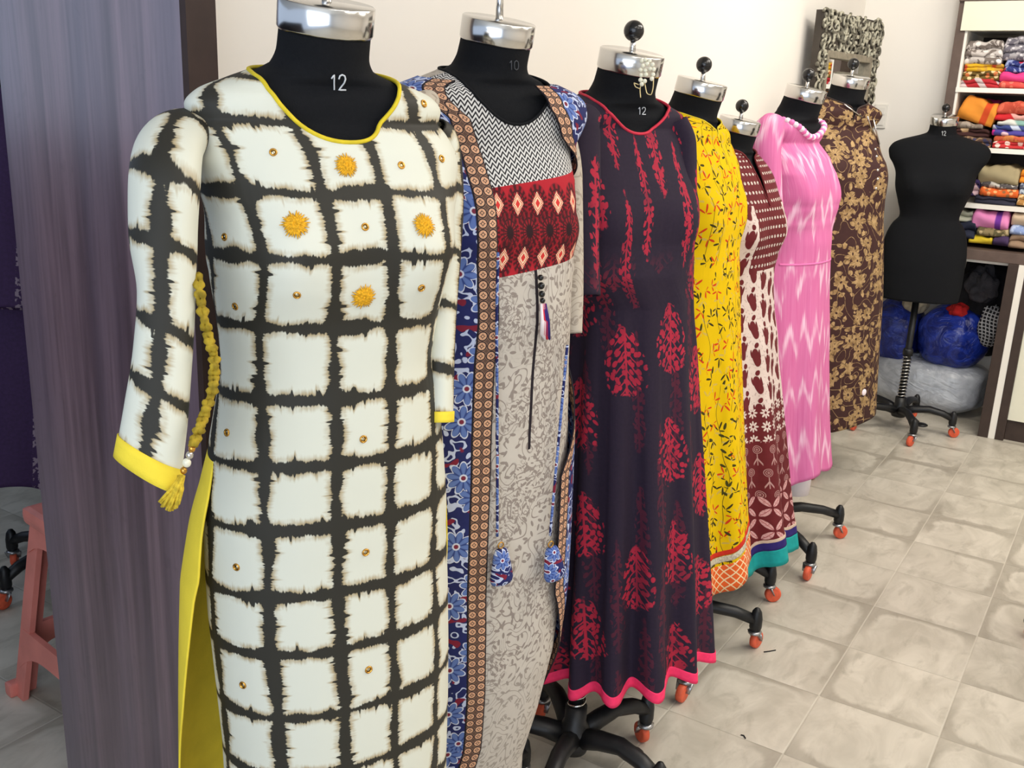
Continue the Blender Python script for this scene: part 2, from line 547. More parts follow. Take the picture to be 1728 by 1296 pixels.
# --- taupe gown with chevron yoke and red panel
def damask(g, u, v, s=1.0):
    n1 = g.noise(u*26*s, v*20*s, 3.0, detail=0)
    n2 = g.noise(u*30*s+9, v*30*s, 8.0, detail=0)
    line = ((n1*30).sin().abs()).sm(.32, .16)*n2.sm(.36, .46)
    d, px, py, r1, r2, r3 = g.vor(u*62*s, v*62*s)
    a = r1*6.283
    rx, ry = px*a.cos()+py*a.sin(), py*a.cos()-px*a.sin()
    leaf = ((rx*rx)/.12+(ry*ry)/.022).sm(1.2, .8)
    return line.max(leaf)
def gown(g, Z):
    u, v = g.uv(); x, y, z = g.obj(); z = z-u*.10
    n = g.noise(u*30, v*30, detail=2)
    grey = g.mix(n, C(196, 188, 178), C(184, 176, 166))
    dm = damask(g, u, v)
    low = z.sm(Z['low1'], Z['low0'])
    d2 = damask(g, u, v+3.0, 1.7)
    n3 = g.noise(u*9, v*9, 12.0, detail=1).sm(.46, .54)
    den = dm.max(d2*low*n3)
    c = g.mix(den*.72, grey, g.mix(low, C(140, 131, 122), C(112, 98, 92)))
    # chevron yoke
    tri = (u/.0105).fract().__sub__(.5).abs()*2
    st = ((v+tri*.0075)/.0079).fract()
    chev = (st-.5).abs().sm(.205, .245)
    yoke = g.mix(chev, C(30, 28, 34), C(206, 204, 202))
    yoke = g.mix(x.lt(.0), yoke, g.mix(dm*.5, C(186, 176, 164), C(146, 134, 122)))
    # red panel: medallions in rows
    def medal(uc, vc, du, fill):
        pu = ((u-uc)/du).fract()-.5
        pu = pu*du; pv = v-vc
        dia = pu.abs()/.0105+pv.abs()/.017
        halo = ((pu*pu)/(.0165*.0165)+(pv*pv)/(.026*.026)).sqrt()
        ang = g.atan2(pv, pu)
        rays = (ang*16).sin()
        ring = halo.sm(1.12, 1.0)*(rays.sm(-.5, .3).max((halo-.72).abs().sm(.07, .04)))
        return dia, halo, ring
    redb = C(176, 28, 42); blk = C(38, 12, 18); crm = C(232, 205, 172)
    c_red = g.mix(g.noise(u*20, v*20, 2.0), redb, C(158, 22, 36))
    sw = ((g.noise(u*70, v*70, 4.0, detail=0)*26).sin().abs()).sm(.5, .2)
    band = (v-(Z['red_mid'])).abs().sm(.045, .038)
    c_red = g.mix(sw*band*.8, c_red, blk)
    for vc, off, kind in ((Z['red_up'], .0, 1), (Z['red_mid'], .018, 0), (Z['red_dn'], .010, 1)):
        dia, halo, ring = medal(off, vc, .036, kind)
        c_red = g.mix(halo.sm(1.15, 1.05)*.55, c_red, C(120, 14, 28))
        c_red = g.mix(ring*.85, c_red, blk)
        if kind:
            c_red = g.mix(dia.sm(1.02, .95), c_red, crm)
            chk = ((u/.0034).fract().gt(.5)-(v/.0034).fract().gt(.5)).abs()
            c_red = g.mix(dia.sm(1.0, .95)*dia.sm(.5, .62)*chk, c_red, C(200, 60, 50))
            c_red = g.mix(dia.sm(.42, .36), c_red, C(205, 52, 48))
        else:
            c_red = g.mix(halo.sm(.5, .3), c_red, blk)
    c = g.mix(z.gt(Z['red_bot']), c, c_red)
    c = g.mix(z.gt(Z['yoke']), c, yoke)
    # dark bound slit down the front
    slit = (u-Z['slit_u']).abs().lt(.0028)*z.lt(Z['red_bot'])*z.gt(Z['slit_z'])
    return g.mix(slit, c, C(30, 22, 30))
def blue_floral(g, u, v):
    navy = g.mix(g.noise(u*40, v*40), C(24, 28, 76), C(34, 42, 104))
    sq = ((g.noise(u*46, v*46, 5.0, detail=1)*24).sin())
    c = g.mix(sq.sm(.62, .8), navy, C(186, 196, 226))
    red = g.noise(u*55, v*55, 15.0, detail=0).sm(.66, .7)
    c = g.mix(red, c, C(122, 28, 52))
    d, px, py, r1, r2, r3 = g.vor(u*17, v*17, .75)
    r = (px*px+py*py).sqrt(); th = g.atan2(py, px)+r1*6.28
    pet = ((th*4.5).cos().abs())
    R = .27+.15*pet
    inside = (R-r)
    c = g.mix(inside.sm(-.035, -.015), c, C(206, 212, 232))
    c = g.mix(inside.sm(.0, .02), c, g.mix(pet.sm(.2, .8), C(48, 66, 130), C(92, 116, 178)))
    c = g.mix(r.sm(.11, .09), c, C(206, 212, 232))
    c = g.mix(r.sm(.07, .05), c, C(120, 40, 62))
    return c
def lattice_border(g, u, v):
    pitch = .0145
    a = (u/pitch).fract()-.5; b = (v/pitch).fract()-.5
    r = (a*a+b*b).sqrt()
    peach = g.mix(g.noise(u*60, v*60), C(222, 176, 140), C(200, 150, 120))
    ring = (r-.44).abs().sm(.075, .04)
    star = (a.abs()*b.abs()).sm(.008, .004)*r.sm(.3, .26)*r.sm(.10, .14)
    dot = (r-.14).abs().sm(.04, .02)
    c = g.mix(ring.max(star).max(dot), peach, C(34, 26, 34))
    c = g.mix(r.sm(.46, .56)*.85, c, C(40, 28, 36))
    return c
def jacket(g):
    u, v = g.uv()                              # u runs from the open edge
    au = u.abs()
    c = blue_floral(g, u, v)
    b = lattice_border(g, u, v)
    c = g.mix(au.lt(.029), c, b)
    c = g.mix((au-.029).abs().lt(.0013).max((au).lt(.0014)), c, C(28, 22, 30))
    return c
mat('jacket_print', jacket, rough=.8, bump=cloth_bump(.25, .004))
mat('blue_print', lambda g: blue_floral(g, *[q*1.6 for q in g.obj()[1:]]), rough=.8)
def taupe_sleeve(g):
    u, v = g.uv()
    n = g.noise(u*30, v*30, detail=2)
    c = g.mix(n, C(190, 180, 166), C(176, 165, 150))
    return g.mix(damask(g, u, v)*.7, c, C(140, 128, 116))
mat('taupe_sleeve', taupe_sleeve, rough=.85, bump=cloth_bump(.4, .006, 16, 16))

# --- plum dress with red trees
def plum(g):
    u, v = g.uv(); x, y, z = g.obj()
    base = g.mix(g.noise(u*160, v*160, detail=2), C(29, 20, 36), C(40, 28, 47))
    def trees(du, dv, W, H, seed, keep):
        uu = u+seed*.031
        col = (uu/du).floor()
        rnd = ((col+seed)*12.9898).sin().__mul__(43.7).fract()
        vv = v+col.mod(2.0)*dv*.5+rnd*dv*.35
        row = (vv/dv).floor()
        rr = ((row*3.7+col*7.1+seed).sin()*91.7).fract()
        a = ((uu/du).fract()-.5)*du+(rr-.5)*du*.25; b = ((vv/dv).fract()-.5)*dv
        w = W*(.75+.5*rr)
        tb = b/H
        el = (a/(w*(1.0-tb*.35)))*(a/(w*(1.0-tb*.35)))+tb*tb
        el = el+(g.noise(u*60, v*60, 6.0+seed, detail=2)-.5)*1.3
        m = el.sm(1.0, .8)*rr.gt(keep)
        br = ((a.abs()*1.3+b)/.017+g.noise(u*40, v*40, seed)*.8).fract()
        branch = (br-.5).abs().sm(.15, .07)*a.abs().sm(w_(W), w_(W)*.8)
        stem = a.abs().sm(.0024, .0012)
        return m, branch.max(stem)
    def w_(W): return W*.62
    d, px, py, r1, r2, r3 = g.vor(u*88+.5*(v*70).sin(), v*76+.4*(u*90).sin(), .9)
    r4 = (px*px*1.2+py*py).sqrt()
    dots = (r4+(r3-.5)*.14).sm(.42, .35)
    m1, b1_ = trees(.092, .21, .034, .066, 1.0, .12)
    m2, b2_ = trees(.046, .27, .013, .115, 4.3, .18)
    low = z.sm(1.06, .92)
    red = (m1*low*(dots.max(b1_))).max(m2*(1.0-low*.85)*(dots.max(b2_)))
    fade = g.noise(u*22, v*16, 31.0, detail=2).sm(.25, .5)
    return g.mix(red*(.55+.45*fade), base, g.mix(g.noise(u*30, v*30, 3.0), C(180, 38, 60), C(146, 28, 52)))
mat('plum_print', plum, rough=.85, bump=cloth_bump(.3, .004, 30, 4))
mat('red_piping', vary(C(196, 44, 66), .1, 90), rough=.7)
mat('hot_pink_hem', vary(C(238, 52, 100), .06, 90), rough=.75)

# --- yellow kurta
def sprigs(g, u, v, s, seed, n, R, fan, lo, hi):
    d, px, py, r1, r2, r3 = g.vor(u*s+seed, v*s+seed*1.7, .9)
    r = (px*px+py*py).sqrt(); th = g.atan2(py, px)
    p = (th*n+r1*6.28).cos()*.5+.5
    f = (th-r2*6.28).cos()
    Rr = R*(.6+.4*f)
    leaf = (p.pow(2.4)-r/Rr).gt(.0)*r.gt(.05)*f.gt(fan)
    return leaf, r1, r2, r3
def yellow_print(g):
    u, v = g.uv()
    base = g.mix(g.noise(u*25, v*25), C(222, 186, 10), C(214, 174, 4))
    l0, a0, b0, c0 = sprigs(g, u, v, 25, 5.3, 4.0, .5, -.3, 0, 0)
    c = g.mix(l0*.55, base, C(178, 158, 96))
    wav = (u+.010*(v*22).sin()+.004*(v*61).sin())
    col = (wav/.044).fract()-.5
    stem = (col*.044).abs().lt(.0008)*g.noise(u*8, v*9, 3.0).sm(.46, .5)
    c = g.mix(stem*.9, c, C(70, 60, 22))
    l1, a1, b1, c1 = sprigs(g, u, v, 27, 1.1, 5.0, .62, -.25, 0, 0)
    c = g.mix(l1, c, g.mix(c1.gt(.55), C(58, 52, 22), C(196, 60, 24)))
    l2, a2, b2, c2 = sprigs(g, u, v, 30, 9.4, 3.0, .55, .1, 0, 0)
    return g.mix(l2*b2.gt(.45), c, C(66, 62, 24))
mat('yellow_print', yellow_print, rough=.85, spec=.12, bump=cloth_bump(.3, .004, 30, 4))
def orange_lattice(g):
    u, v = g.uv()
    p = .021
    a = ((u+v)/p).fract()-.5; b = ((u-v)/p).fract()-.5
    ln = (a.abs().max(b.abs())).gt(.41)
    return g.mix(ln, C(220, 92, 30), C(232, 206, 160))
mat('orange_lattice', orange_lattice, rough=.6)
mat('red_band', vary(C(196, 44, 24), .1, 60), rough=.8)
mat('silver_lace', vary(C(190, 182, 160), .3, 220), rough=.5)

# --- maroon kurta
def maroon_print(g, Z):
    u, v = g.uv(); x, y, z = g.obj()
    mar = g.mix(g.noise(u*60, v*60), C(104, 30, 34), C(88, 22, 28))
    crm = g.mix(g.noise(u*40, v*40), C(216, 200, 192), C(200, 180, 172))
    # yoke with rows of stitched silver
    row = (v/.0235); fr = row.fract()
    cell = (u/.0155+row.floor()*.5).fract()-.5
    st = ((cell*cell)*9+((fr-.5)*(fr-.5))*22).sm(.9, .5)
    yoke = g.mix(st*g.noise(u*300, v*300).sm(.35, .5), mar, C(206, 196, 186))
    # birds in columns on cream
    pu, pv = .044, .070
    col = (u/pu).floor()
    a = ((u/pu).fract()-.5)*pu+.004*(v*90).sin(); b = (((v+col*.02)/pv).fract()-.5)*pv
    body = ((a*a)/(.0125*.0125)+((b+.006)*(b+.006))/(.023*.023)).sm(1.15, .9)
    head = ((a-.003)*(a-.003)/(.0065*.0065)+((b-.025)*(b-.025))/(.007*.007)).sm(1.15, .9)
    wing = ((a.abs()-.013)*(a.abs()-.013)/(.003*.003)+((b-.004)*(b-.004))/(.011*.011)).sm(1.2, .8)
    spk = g.noise(u*140, v*140, 2.0, detail=1).sm(.60, .66)
    bird = g.mix(body.max(head).max(wing).max(spk*.35), crm, mar)
    # lattice of petals
    q = .036
    a2 = (u/q).fract()-.5; b2 = (v/q).fract()-.5
    r = (a2*a2+b2*b2).sqrt(); th = g.atan2(b2, a2)
    pet = ((th*4).cos().abs()*.28+.16-r).sm(0, .04)*r.sm(.09, .12)
    lat = g.mix(pet, mar, crm)
    # marigold plants
    q3 = .042
    a3 = ((u/q3+(v/.06).floor()*.5).fract()-.5)*q3; b3 = ((v/.06).fract()-.5)*.06
    rr = ((a3*a3)/(.013*.013)+((b3-.012)*(b3-.012))/(.012*.012)).sqrt()
    ring = ((rr*3.0).fract()-.5).abs().sm(.24, .14)*rr.sm(1.05, .95)
    stem = a3.abs().sm(.0016, .0008)*b3.lt(.0).max(0.0)
    lf = ((a3.abs()+b3*.7+.008).abs().sm(.0028, .0014))*a3.abs().sm(.012, .010)*b3.lt(0.0)
    marig = g.mix((ring.max(stem).max(lf))*.8, mar, C(190, 150, 146))
    # big four-petal flowers
    q4 = .062
    a4 = (u/q4).fract()-.5; b4 = (v/q4).fract()-.5
    c4 = ((a4.abs()-b4.abs()).abs()/.17); l4 = (a4.abs()+b4.abs())
    pet4 = (c4.pow(1.3)+((l4-.52)/.42).pow(2.0)).sm(1.0, .8)
    vein = (a4.abs()-b4.abs()).abs().sm(.02, .01)
    big = g.mix(pet4, mar, g.mix(vein.max(g.noise(u*200, v*200).sm(.5, .6)*.5), C(206, 160, 158), C(150, 70, 74)))
    c = g.mix(z.gt(Z['bird']), lat, bird)
    c = g.mix(z.gt(Z['lat']), marig, c)
    c = g.mix(z.gt(Z['mari']), big, c)
    front = (u/.085)*(u/.085)
    c = g.mix(z.gt(Z['yoke'])*(front.lt(1.0).max(z.gt(Z['yoke']+.16))), c, yoke)
    return c
mat('teal_hem', vary(C(20, 150, 148), .08, 60), rough=.8)
mat('navy_hem', vary(C(44, 30, 104), .08, 60), rough=.8)
mat('cream_hem', vary(C(206, 180, 160), .08, 60), rough=.8)
mat('maroon_plain', vary(C(100, 28, 32), .15, 60), rough=.8)

# --- pink ikat
def ikat(g):
    u, v = g.uv()
    base = g.mix(g.noise(u*120, v*9, detail=3), C(200, 92, 146), C(212, 124, 170))
    jit = (g.noise(u*420, v*3, 2.0, detail=1)-.5)*.07+(g.noise(u*14, v*6, 5.0, detail=1)-.5)*.09
    P = .052
    col = (u/P).floor()
    tri = (u/P).fract().__sub__(.5).abs()*2
    ph = ((col*2.39).sin()*7.3).fract()
    t = (v+tri*.075+jit+ph*.06)/.165
    s = (t.fract()-.5).abs()
    w = s.sm(.20, .03)*g.noise(u*34, v*10, 7.0, detail=2).sm(.32, .62)
    c = g.mix(w*.75, base, C(236, 204, 220))
    drk = g.noise(u*200, v*6, 11.0, detail=2).sm(.52, .72)
    return g.mix(drk*.35, c, C(186, 70, 134))
mat('pink_ikat', ikat, rough=.85, bump=cloth_bump(.25, .004, 30, 4))
mat('white_cotton', vary(C(232, 222, 226), .05, 20), rough=.85, bump=cloth_bump(.3, .004, 30, 4))

# --- brown gold kurta
def vines(g):
    u, v = g.uv()
    base = g.mix(g.noise(u*90, v*90), C(50, 26, 26), C(62, 34, 30))
    gold = g.mix(g.noise(u*55, v*55, 4.0, detail=3).sm(.3, .7), C(132, 104, 66), C(176, 146, 102))
    dx = (g.noise(u*30, v*30, 1.0)-.5)*.02; dy = (g.noise(u*30, v*30, 6.0)-.5)*.02
    U, Vv = u+dx, v+dy
    d, px, py, r1, r2, r3 = g.vor(U*15, Vv*15)
    r = (px*px+py*py).sqrt(); th = g.atan2(py, px)+r1*6.28
    R = .24+.13*(th*2.5).cos().abs()+.04*(th*9).sin()
    fl = (R-r).sm(0, .02)*(1.0-r.sm(.075, .06))*r2.gt(.15)
    vein = (th*12.5).sin().sm(.55, .85)*r.sm(.08, .2)*.5
    d2, qx, qy, s1, s2, s3 = g.vor(U*32+4, Vv*32+9)
    a = s1*6.28
    rx, ry = qx*a.cos()+qy*a.sin(), qy*a.cos()-qx*a.sin()
    lf = ((rx*rx)/.17+(ry*ry)/.05).sm(1.1, .9)*s3.gt(.25)
    e = ((g.noise(u*16, v*16, 9.0, detail=0)*19).sin().abs()).sm(.16, .07)
    pat = fl.max(lf).max(e)
    return g.mix(pat*(1.0-vein), base, gold)
mat('brown_vines', vines, rough=.8, bump=cloth_bump(.2, .003, 25, 5))

# --- room
def floor_tiles(g):
    x, y, z = g.obj()
    T = .2625
    a = ((x+.444)/T); b = ((y-2.10)/T)
    ia, ib = a.floor(), b.floor()
    fa = (a.fract()-.5).abs(); fb = (b.fract()-.5).abs()
    h = ((ia*12.7+ib*31.3).sin()*437.5).fract()
    h2 = ((ia*7.7+ib*17.9).sin()*617.5).fract()
    n = g.noise(x*1.5+h*7, y*.8+h2*5, h, scale=6, detail=5, rough=.6, dist=.8)
    n2 = g.noise(x*1.6, y*.7+h*3, h2*4, scale=13, detail=4, rough=.6, dist=.6)
    c = g.mix(n.sm(.28, .72), C(178, 171, 157), C(208, 201, 187))
    c = g.mix(n2.sm(.52, .7)*.35, c, C(140, 133, 119))
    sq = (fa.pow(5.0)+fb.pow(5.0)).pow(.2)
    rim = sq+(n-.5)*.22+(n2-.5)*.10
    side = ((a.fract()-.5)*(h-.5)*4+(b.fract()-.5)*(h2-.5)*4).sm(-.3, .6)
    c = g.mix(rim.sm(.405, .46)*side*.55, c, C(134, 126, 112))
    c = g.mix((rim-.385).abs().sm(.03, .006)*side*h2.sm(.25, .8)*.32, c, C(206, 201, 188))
    c = g.mix(h*.16, c, C(150, 144, 132))
    ja = fa.gt(.493); jb = fb.gt(.4955)
    c = g.mix(jb*.35, c, C(122, 116, 104))
    return g.mix(ja*.6, c, C(196, 190, 176))
def floor_bump(g):
    x, y, z = g.obj()
    T = .2625
    fa = (((x+.444)/T).fract()-.5).abs(); fb = (((y-2.10)/T).fract()-.5).abs()
    return fa.max(fb).sm(.497, .488), .3, .002
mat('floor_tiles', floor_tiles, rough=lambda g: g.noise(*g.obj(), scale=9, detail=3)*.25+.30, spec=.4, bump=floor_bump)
mat('wall_paint', vary(C(236, 231, 223), .012, 1.2), rough=.8)
mat('ceiling_paint', vary(C(235, 233, 228), .01, 1), rough=.9)
def laminate(g):
    x, y, z = g.obj()
    n = g.noise(x*24, z*.55, 1.0, detail=3, rough=.55, dist=.5)
    n2 = g.noise(x*7, z*.22, 4.0, detail=2)
    n3 = g.noise(x*150, z*7, 2.0, detail=3)
    n4 = g.noise(x*30, z*26, 8.0, detail=2, dist=1.0)
    c = g.mix(n.sm(.3, .7), C(84, 66, 74), C(128, 104, 112))
    c = g.mix(n2.sm(.35, .65)*.55, c, C(98, 88, 104))
    c = g.mix(n3.sm(.4, .75)*.28, c, C(50, 38, 38))
    return g.mix(n4.sm(.62, .8)*.25, c, C(60, 46, 46))
mat('wood_laminate', laminate, rough=.33, spec=.9, **{'Coat Weight': 1.0, 'Coat Roughness': .22})
mat('dark_edge', vary(C(54, 40, 36), .12, 30), rough=.55)
mat('shelf_brown', vary(C(98, 82, 74), .1, 25), rough=.5)
mat('shelf_dark', vary(C(62, 50, 44), .1, 25), rough=.5)
mat('shelf_back', vary(C(66, 58, 54), .1, 10), rough=.7)
mat('white_laminate', vary(C(236, 232, 222), .015, 6), rough=.4)
mat('cream_laminate', vary(C(228, 226, 206), .015, 6), rough=.45)
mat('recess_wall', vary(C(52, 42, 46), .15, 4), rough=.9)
mat('pink_plastic', vary(C(214, 128, 116), .08, 14), rough=.45, spec=.45)
mat('switch_white', vary(C(226, 222, 214), .02, 20), rough=.4)
mats_first()

# ------------------------------------------------------------------ room shell
def struct(name, mb, m):
    return tag(mb.build(name, MATS[m]), kind='structure')
WX, BY = -1.19, 4.95
struct('floor', MB().box((-4.2, -1.9, -.05), (3.1, BY+.1, 0)), 'floor_tiles')
struct('ceiling', MB().box((-4.2, -1.9, 2.6), (3.1, BY+.1, 2.68)), 'ceiling_paint')
struct('wall_left', MB().box((WX-.1, .966, 0), (WX, BY+.1, 2.6)), 'wall_paint')
struct('wall_pier', MB().box((WX, 4.60, .74), (-.797, BY, 2.6)), 'wall_paint')
struct('wall_back', MB().box((WX, BY, 0), (3.1, BY+.1, 2.6)), 'wall_paint')
struct('wall_right', MB().box((3.0, -1.9, 0), (3.1, BY, 2.6)), 'wall_paint')
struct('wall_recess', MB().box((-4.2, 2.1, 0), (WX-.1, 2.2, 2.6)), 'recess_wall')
struct('wall_unseen_low_side', MB().box((-4.2, -.3, 0), (-4.1, 2.1, 1.12)), 'recess_wall')  # unseen wall, kept low so open sky reflects in the panel
struct('wall_unseen_shade_front', MB().box((-4.2, -.4, 0), (-1.12, -.3, 1.12)), 'recess_wall')  # unseen wall, lengthened to shade the recess floor, low to let sky reflect
t = thing('partition_panel', 'tall purple-brown wood laminate partition panel left of the checked kurta', 'panel', (-1.317, .941, 0))
MB().box((-.219, -.025, 0), (.205, .025, 2.6)).build('panel_face', MATS['wood_laminate'], t)
MB().box((.205, -.025, 0), (.217, .025, 2.6)).build('edge_strip', MATS['dark_edge'], t)
t.children[1]['label'] = 'dark brown edge strip'

# lamp housings on the ceiling
for i, (lx, ly) in enumerate(((0.35, 0.6), (0.35, 2.2), (0.35, 3.7), (1.5, 1.4), (1.5, 3.2))):
    pass

# wall switch plate
p = ony(1486, 196, 4.60)
t = thing('switch_plate', 'small white switch plate on the back wall beside the carved mirror', 'switch', (p[0], 4.60, p[2]))
MB().box((-.027, -.010, -.050), (.027, 0, .050), .003).build('plate', MATS['switch_white'], t)
for dz in (-.022, .022):
    MB().box((-.018, -.014, dz-.016), (.018, -.010, dz+.016), .002).build('rocker', MATS['switch_white'], t)

# ------------------------------------------------------------------ dress forms
def stroke_digits(txt):
    D = {'1': [[(-.1, .75), (.15, 1), (.15, 0)]],
         '2': [[(-.3, .72), (-.2, .93), (0, 1), (.22, .93), (.3, .72), (.2, .5), (-.3, 0), (.34, 0)]],
         '0': [[(0, 1), (.25, .85), (.3, .5), (.25, .15), (0, 0), (-.25, .15), (-.3, .5), (-.25, .85), (0, 1)]]}
    return [D[c] for c in txt]

def form_mesh(body, bust=.030, dr=None):
    z0 = body.zc-.76*body.k; z1 = body.zc
    nz, n = 110, 96
    zz = z1+(z0-z1)*np.linspace(0, 1, nz)**1.25
    ph = np.linspace(-math.pi, math.pi, n+1)[:-1]
    Z, PH = np.meshgrid(zz, ph, indexing='ij')
    if dr is None:
        x, y = ring_xy(PH, (Z-body.zc)/body.k, bust=bust, K=body.k)
        vs = np.stack([x, y, Z+tilt_dz(x, (Z-body.zc)/body.k)], -1).reshape(-1, 3)
    else:                                   # padded out to the size of the garment it wears
        zr = (Z-body.zc)/body.k
        vs = body.local(dr._pt(PH, Z, off=-dr.off-np.where(zr < -.06, .004, .0)-np.clip((-.40-zr)/.08, 0, 1)*.030, fold=False)).reshape(-1, 3)
    fs = [(i*n+j, (i+1)*n+j, (i+1)*n+(j+1) % n, i*n+(j+1) % n) for i in range(nz-1) for j in range(n)]
    fs += [tuple(range(n)), tuple((nz-1)*n+j for j in range(n-1, -1, -1))]
    mb = MB(); mb.add(vs, fs); return mb

def stand_parts(t, body, legdeg, radius, ztop, lean=None):
    """pole, spring and five-armed base on casters, in the thing's own axes"""
    MB().lathe([(.0, .115), (.0135, .115), (.0135, ztop), (0, ztop)], 20).build('pole', MATS['black_plastic'], t)
    pts = [(.0165*math.cos(a), .0165*math.sin(a), .125+.20*a/(2*math.pi*14)) for a in np.linspace(0, 2*math.pi*14, 14*16)]
    MB().tube(pts, .0023, 6).build('spring', MATS['brushed_chrome'], t)
    MB().lathe([(0, .33), (.021, .33), (.021, .352), (.0165, .36), (0, .36)], 20).build('collar', MATS['black_plastic'], t)
    MB().lathe([(0, .058), (.028, .06), (.034, .075), (.032, .10), (.022, .118), (.022, .145), (.0, .145)], 24).build('hub', MATS['black_plastic'], t)
    # foot pedal
    a = math.radians(legdeg+36)
    q = MB().tube([(.02*math.cos(a), .02*math.sin(a), .085), (.07*math.cos(a), .07*math.sin(a), .075), (.10*math.cos(a), .10*math.sin(a), .06)], [.010, .008, .008], 8)
    q.ball((.118*math.cos(a), .118*math.sin(a), .056), .026, 14, (1, 1, .3)).build('foot_pedal', MATS['black_plastic'], t)
    for k in range(5):
        a = math.radians(legdeg+72*k); ca, sa = math.cos(a), math.sin(a)
        R = radius
        prof = [(.02, .088), (.06, .100), (R*.55, .108), (R*.8, .098), (R, .080)]
        mb = MB().tube([(r*ca, r*sa, h) for r, h in prof], [.021, .019, .017, .016, .015], 10, flat=.9)
        mb.lathe([(0, .052), (.013, .053), (.0155, .062), (.0155, .085), (.012, .104), (.006, .113), (0, .115)], 16, (R*ca, R*sa, 0))
        leg = mb.build('leg', MATS['black_plastic'], t)
        sw = math.radians(legdeg*3+137*k+body.th*57)           # each caster swivels its own way
        cx, cy = R*ca+.012*math.cos(sw), R*sa+.012*math.sin(sw)
        mf = MB().lathe([(0, .045), (.017, .045), (.017, .050), (.010, .053), (0, .053)], 16, (R*ca, R*sa, 0))
        for sd in (-1, 1):
            ox, oy = -math.sin(sw)*.0105*sd, math.cos(sw)*.0105*sd
            mf.tube([(R*ca+ox, R*sa+oy, .046), (cx+ox, cy+oy, .024)], [.011, .007], 8, flat=.3)
        mf.build('caster_fork', MATS['zinc'], leg)
        w = MB().lathe([(.0, -.0085), (.012, -.0085), (.0135, -.0075), (.018, -.0085), (.0215, -.0065), (.0225, 0), (.0215, .0065), (.018, .0085), (.0135, .0075), (.012, .0085), (0, .0085)], 24, axis='y')
        w.xform(Matrix.Translation((cx, cy, .0225)) @ Matrix.Rotation(sw, 4, 'Z'))
        w.build('caster_wheel', MATS['orange_rubber'], leg)
    if lean is not None:                    # the pole leans, so its base stands a little off the torso's centre
        l = body.local(np.array([body.base[0]+lean[0], body.base[1]+lean[1], 0.0]))
        for ch in [c for c in t.children_recursive if c.name.split('.')[0] in ('pole', 'spring', 'collar', 'hub', 'foot_pedal', 'leg', 'caster_fork', 'caster_wheel')]:
            for v in ch.data.vertices:
                w_ = max(0.0, 1-max(v.co.z-.05, 0)/max(.1, ztop-.05))
                v.co.x += l[0]*w_; v.co.y += l[1]*w_

def dress_form(body, label, legdeg=0, radius=.235, number=None, npx=None, nh=None, dr=None, knob_h=.058, lean=None):
    t = thing('dress_form', label, 'mannequin', tuple(body.base), body.th, 'black dress forms on wheeled stands')
    k = body.k; zc = body.zc
    torso = form_mesh(body, dr=dr).build('torso', MATS['black_jersey'], t)
    cx = .012*k
    cap = MB().lathe([(0, -.006), (.0545*k, -.006), (.0562*k, -.003), (.0562*k, .026*k), (.0545*k, .0275*k), (0, .0285*k)], 48, (cx, 0, zc))
    Mt = Matrix.Translation((cx, 0, zc-TILT*cx)) @ Matrix.Rotation(math.atan(TILT), 4, 'Y') @ Matrix.Translation((-cx, 0, -zc))
    cap.xform(Mt).build('neck_cap', MATS['brushed_chrome'], t)
    kz = zc+knob_h*k
    top_ = Mt @ Vector((cx, 0, zc+.026*k))
    knob = MB().ball((top_[0], 0, kz), .0175*k, 24).build('knob', MATS['black_gloss'], t)
    MB().lathe([(0, 0), (.006*k, 0), (.0045*k, kz-top_[2]-.012), (0, kz-top_[2]-.012)], 12, (top_[0], 0, top_[2]-.002)).build('knob_stem', MATS['brushed_chrome'], knob)
    stand_parts(t, body, legdeg-math.degrees(body.th), radius, zc-.74*k, lean)
    if number:
        bv = bvh_of(torso)
        x0, y0 = npx; mb = MB()
        for i, st in enumerate(stroke_digits(number)):
            for poly in st:
                pts = []
                for a, b in zip(poly[:-1], poly[1:]):
                    for s_ in np.linspace(0, 1, 5)[:-1]:
                        pts.append((a[0]+(b[0]-a[0])*s_, a[1]+(b[1]-a[1])*s_))
                pts.append(poly[-1])
                P = []
                for (ux, uy) in pts:
                    h, n = hit(bv, x0+(i-.5)*nh*.62+ux*nh*.72, y0-uy*nh+nh/2)
                    if h is not None: P.append(body.local(h+n*.0006))
                if len(P) > 1:
                    mb.tube(P, nh*.055*(prj(np.array(body.world(P[0][0], P[0][1], P[0][2])))[2]/F), 6)
        o = mb.build('size_number', MATS['chalk_white' if number != '10' else 'chalk_faint'], t); o['label'] = ('chalk white size number ' if number != '10' else 'faint grey size number ')+number
    return t

B1 = Body(-.80, .85, onx(545, 42, -.80)[2], .93, -26)
B2 = Body(-.83, 1.227, onx(830, 62, -.83)[2], .93, -19)
B3 = Body(-.83, 1.65, onx(1052, 112, -.83)[2], 1.02, -24)
B4 = Body(-.88, 2.09, onx(1172, 155, -.88)[2], .97, 0)
B5 = Body(-.91, 2.43, onx(1238, 216, -.91)[2], .92, -4)
B6 = Body(-.88, 2.84, onx(1350, 163, -.88)[2], 1.0, -9)
B7 = Body(-.94, 3.53, onx(1430, 141, -.94)[2], 1.08, -36)
B8 = Body(-.757, 4.33, 1.283, .935, -77)
dress_form(B8, 'bare black dress form standing alone before the cloth shelves', -62, .215, '12', (1592, 225), 7.5)

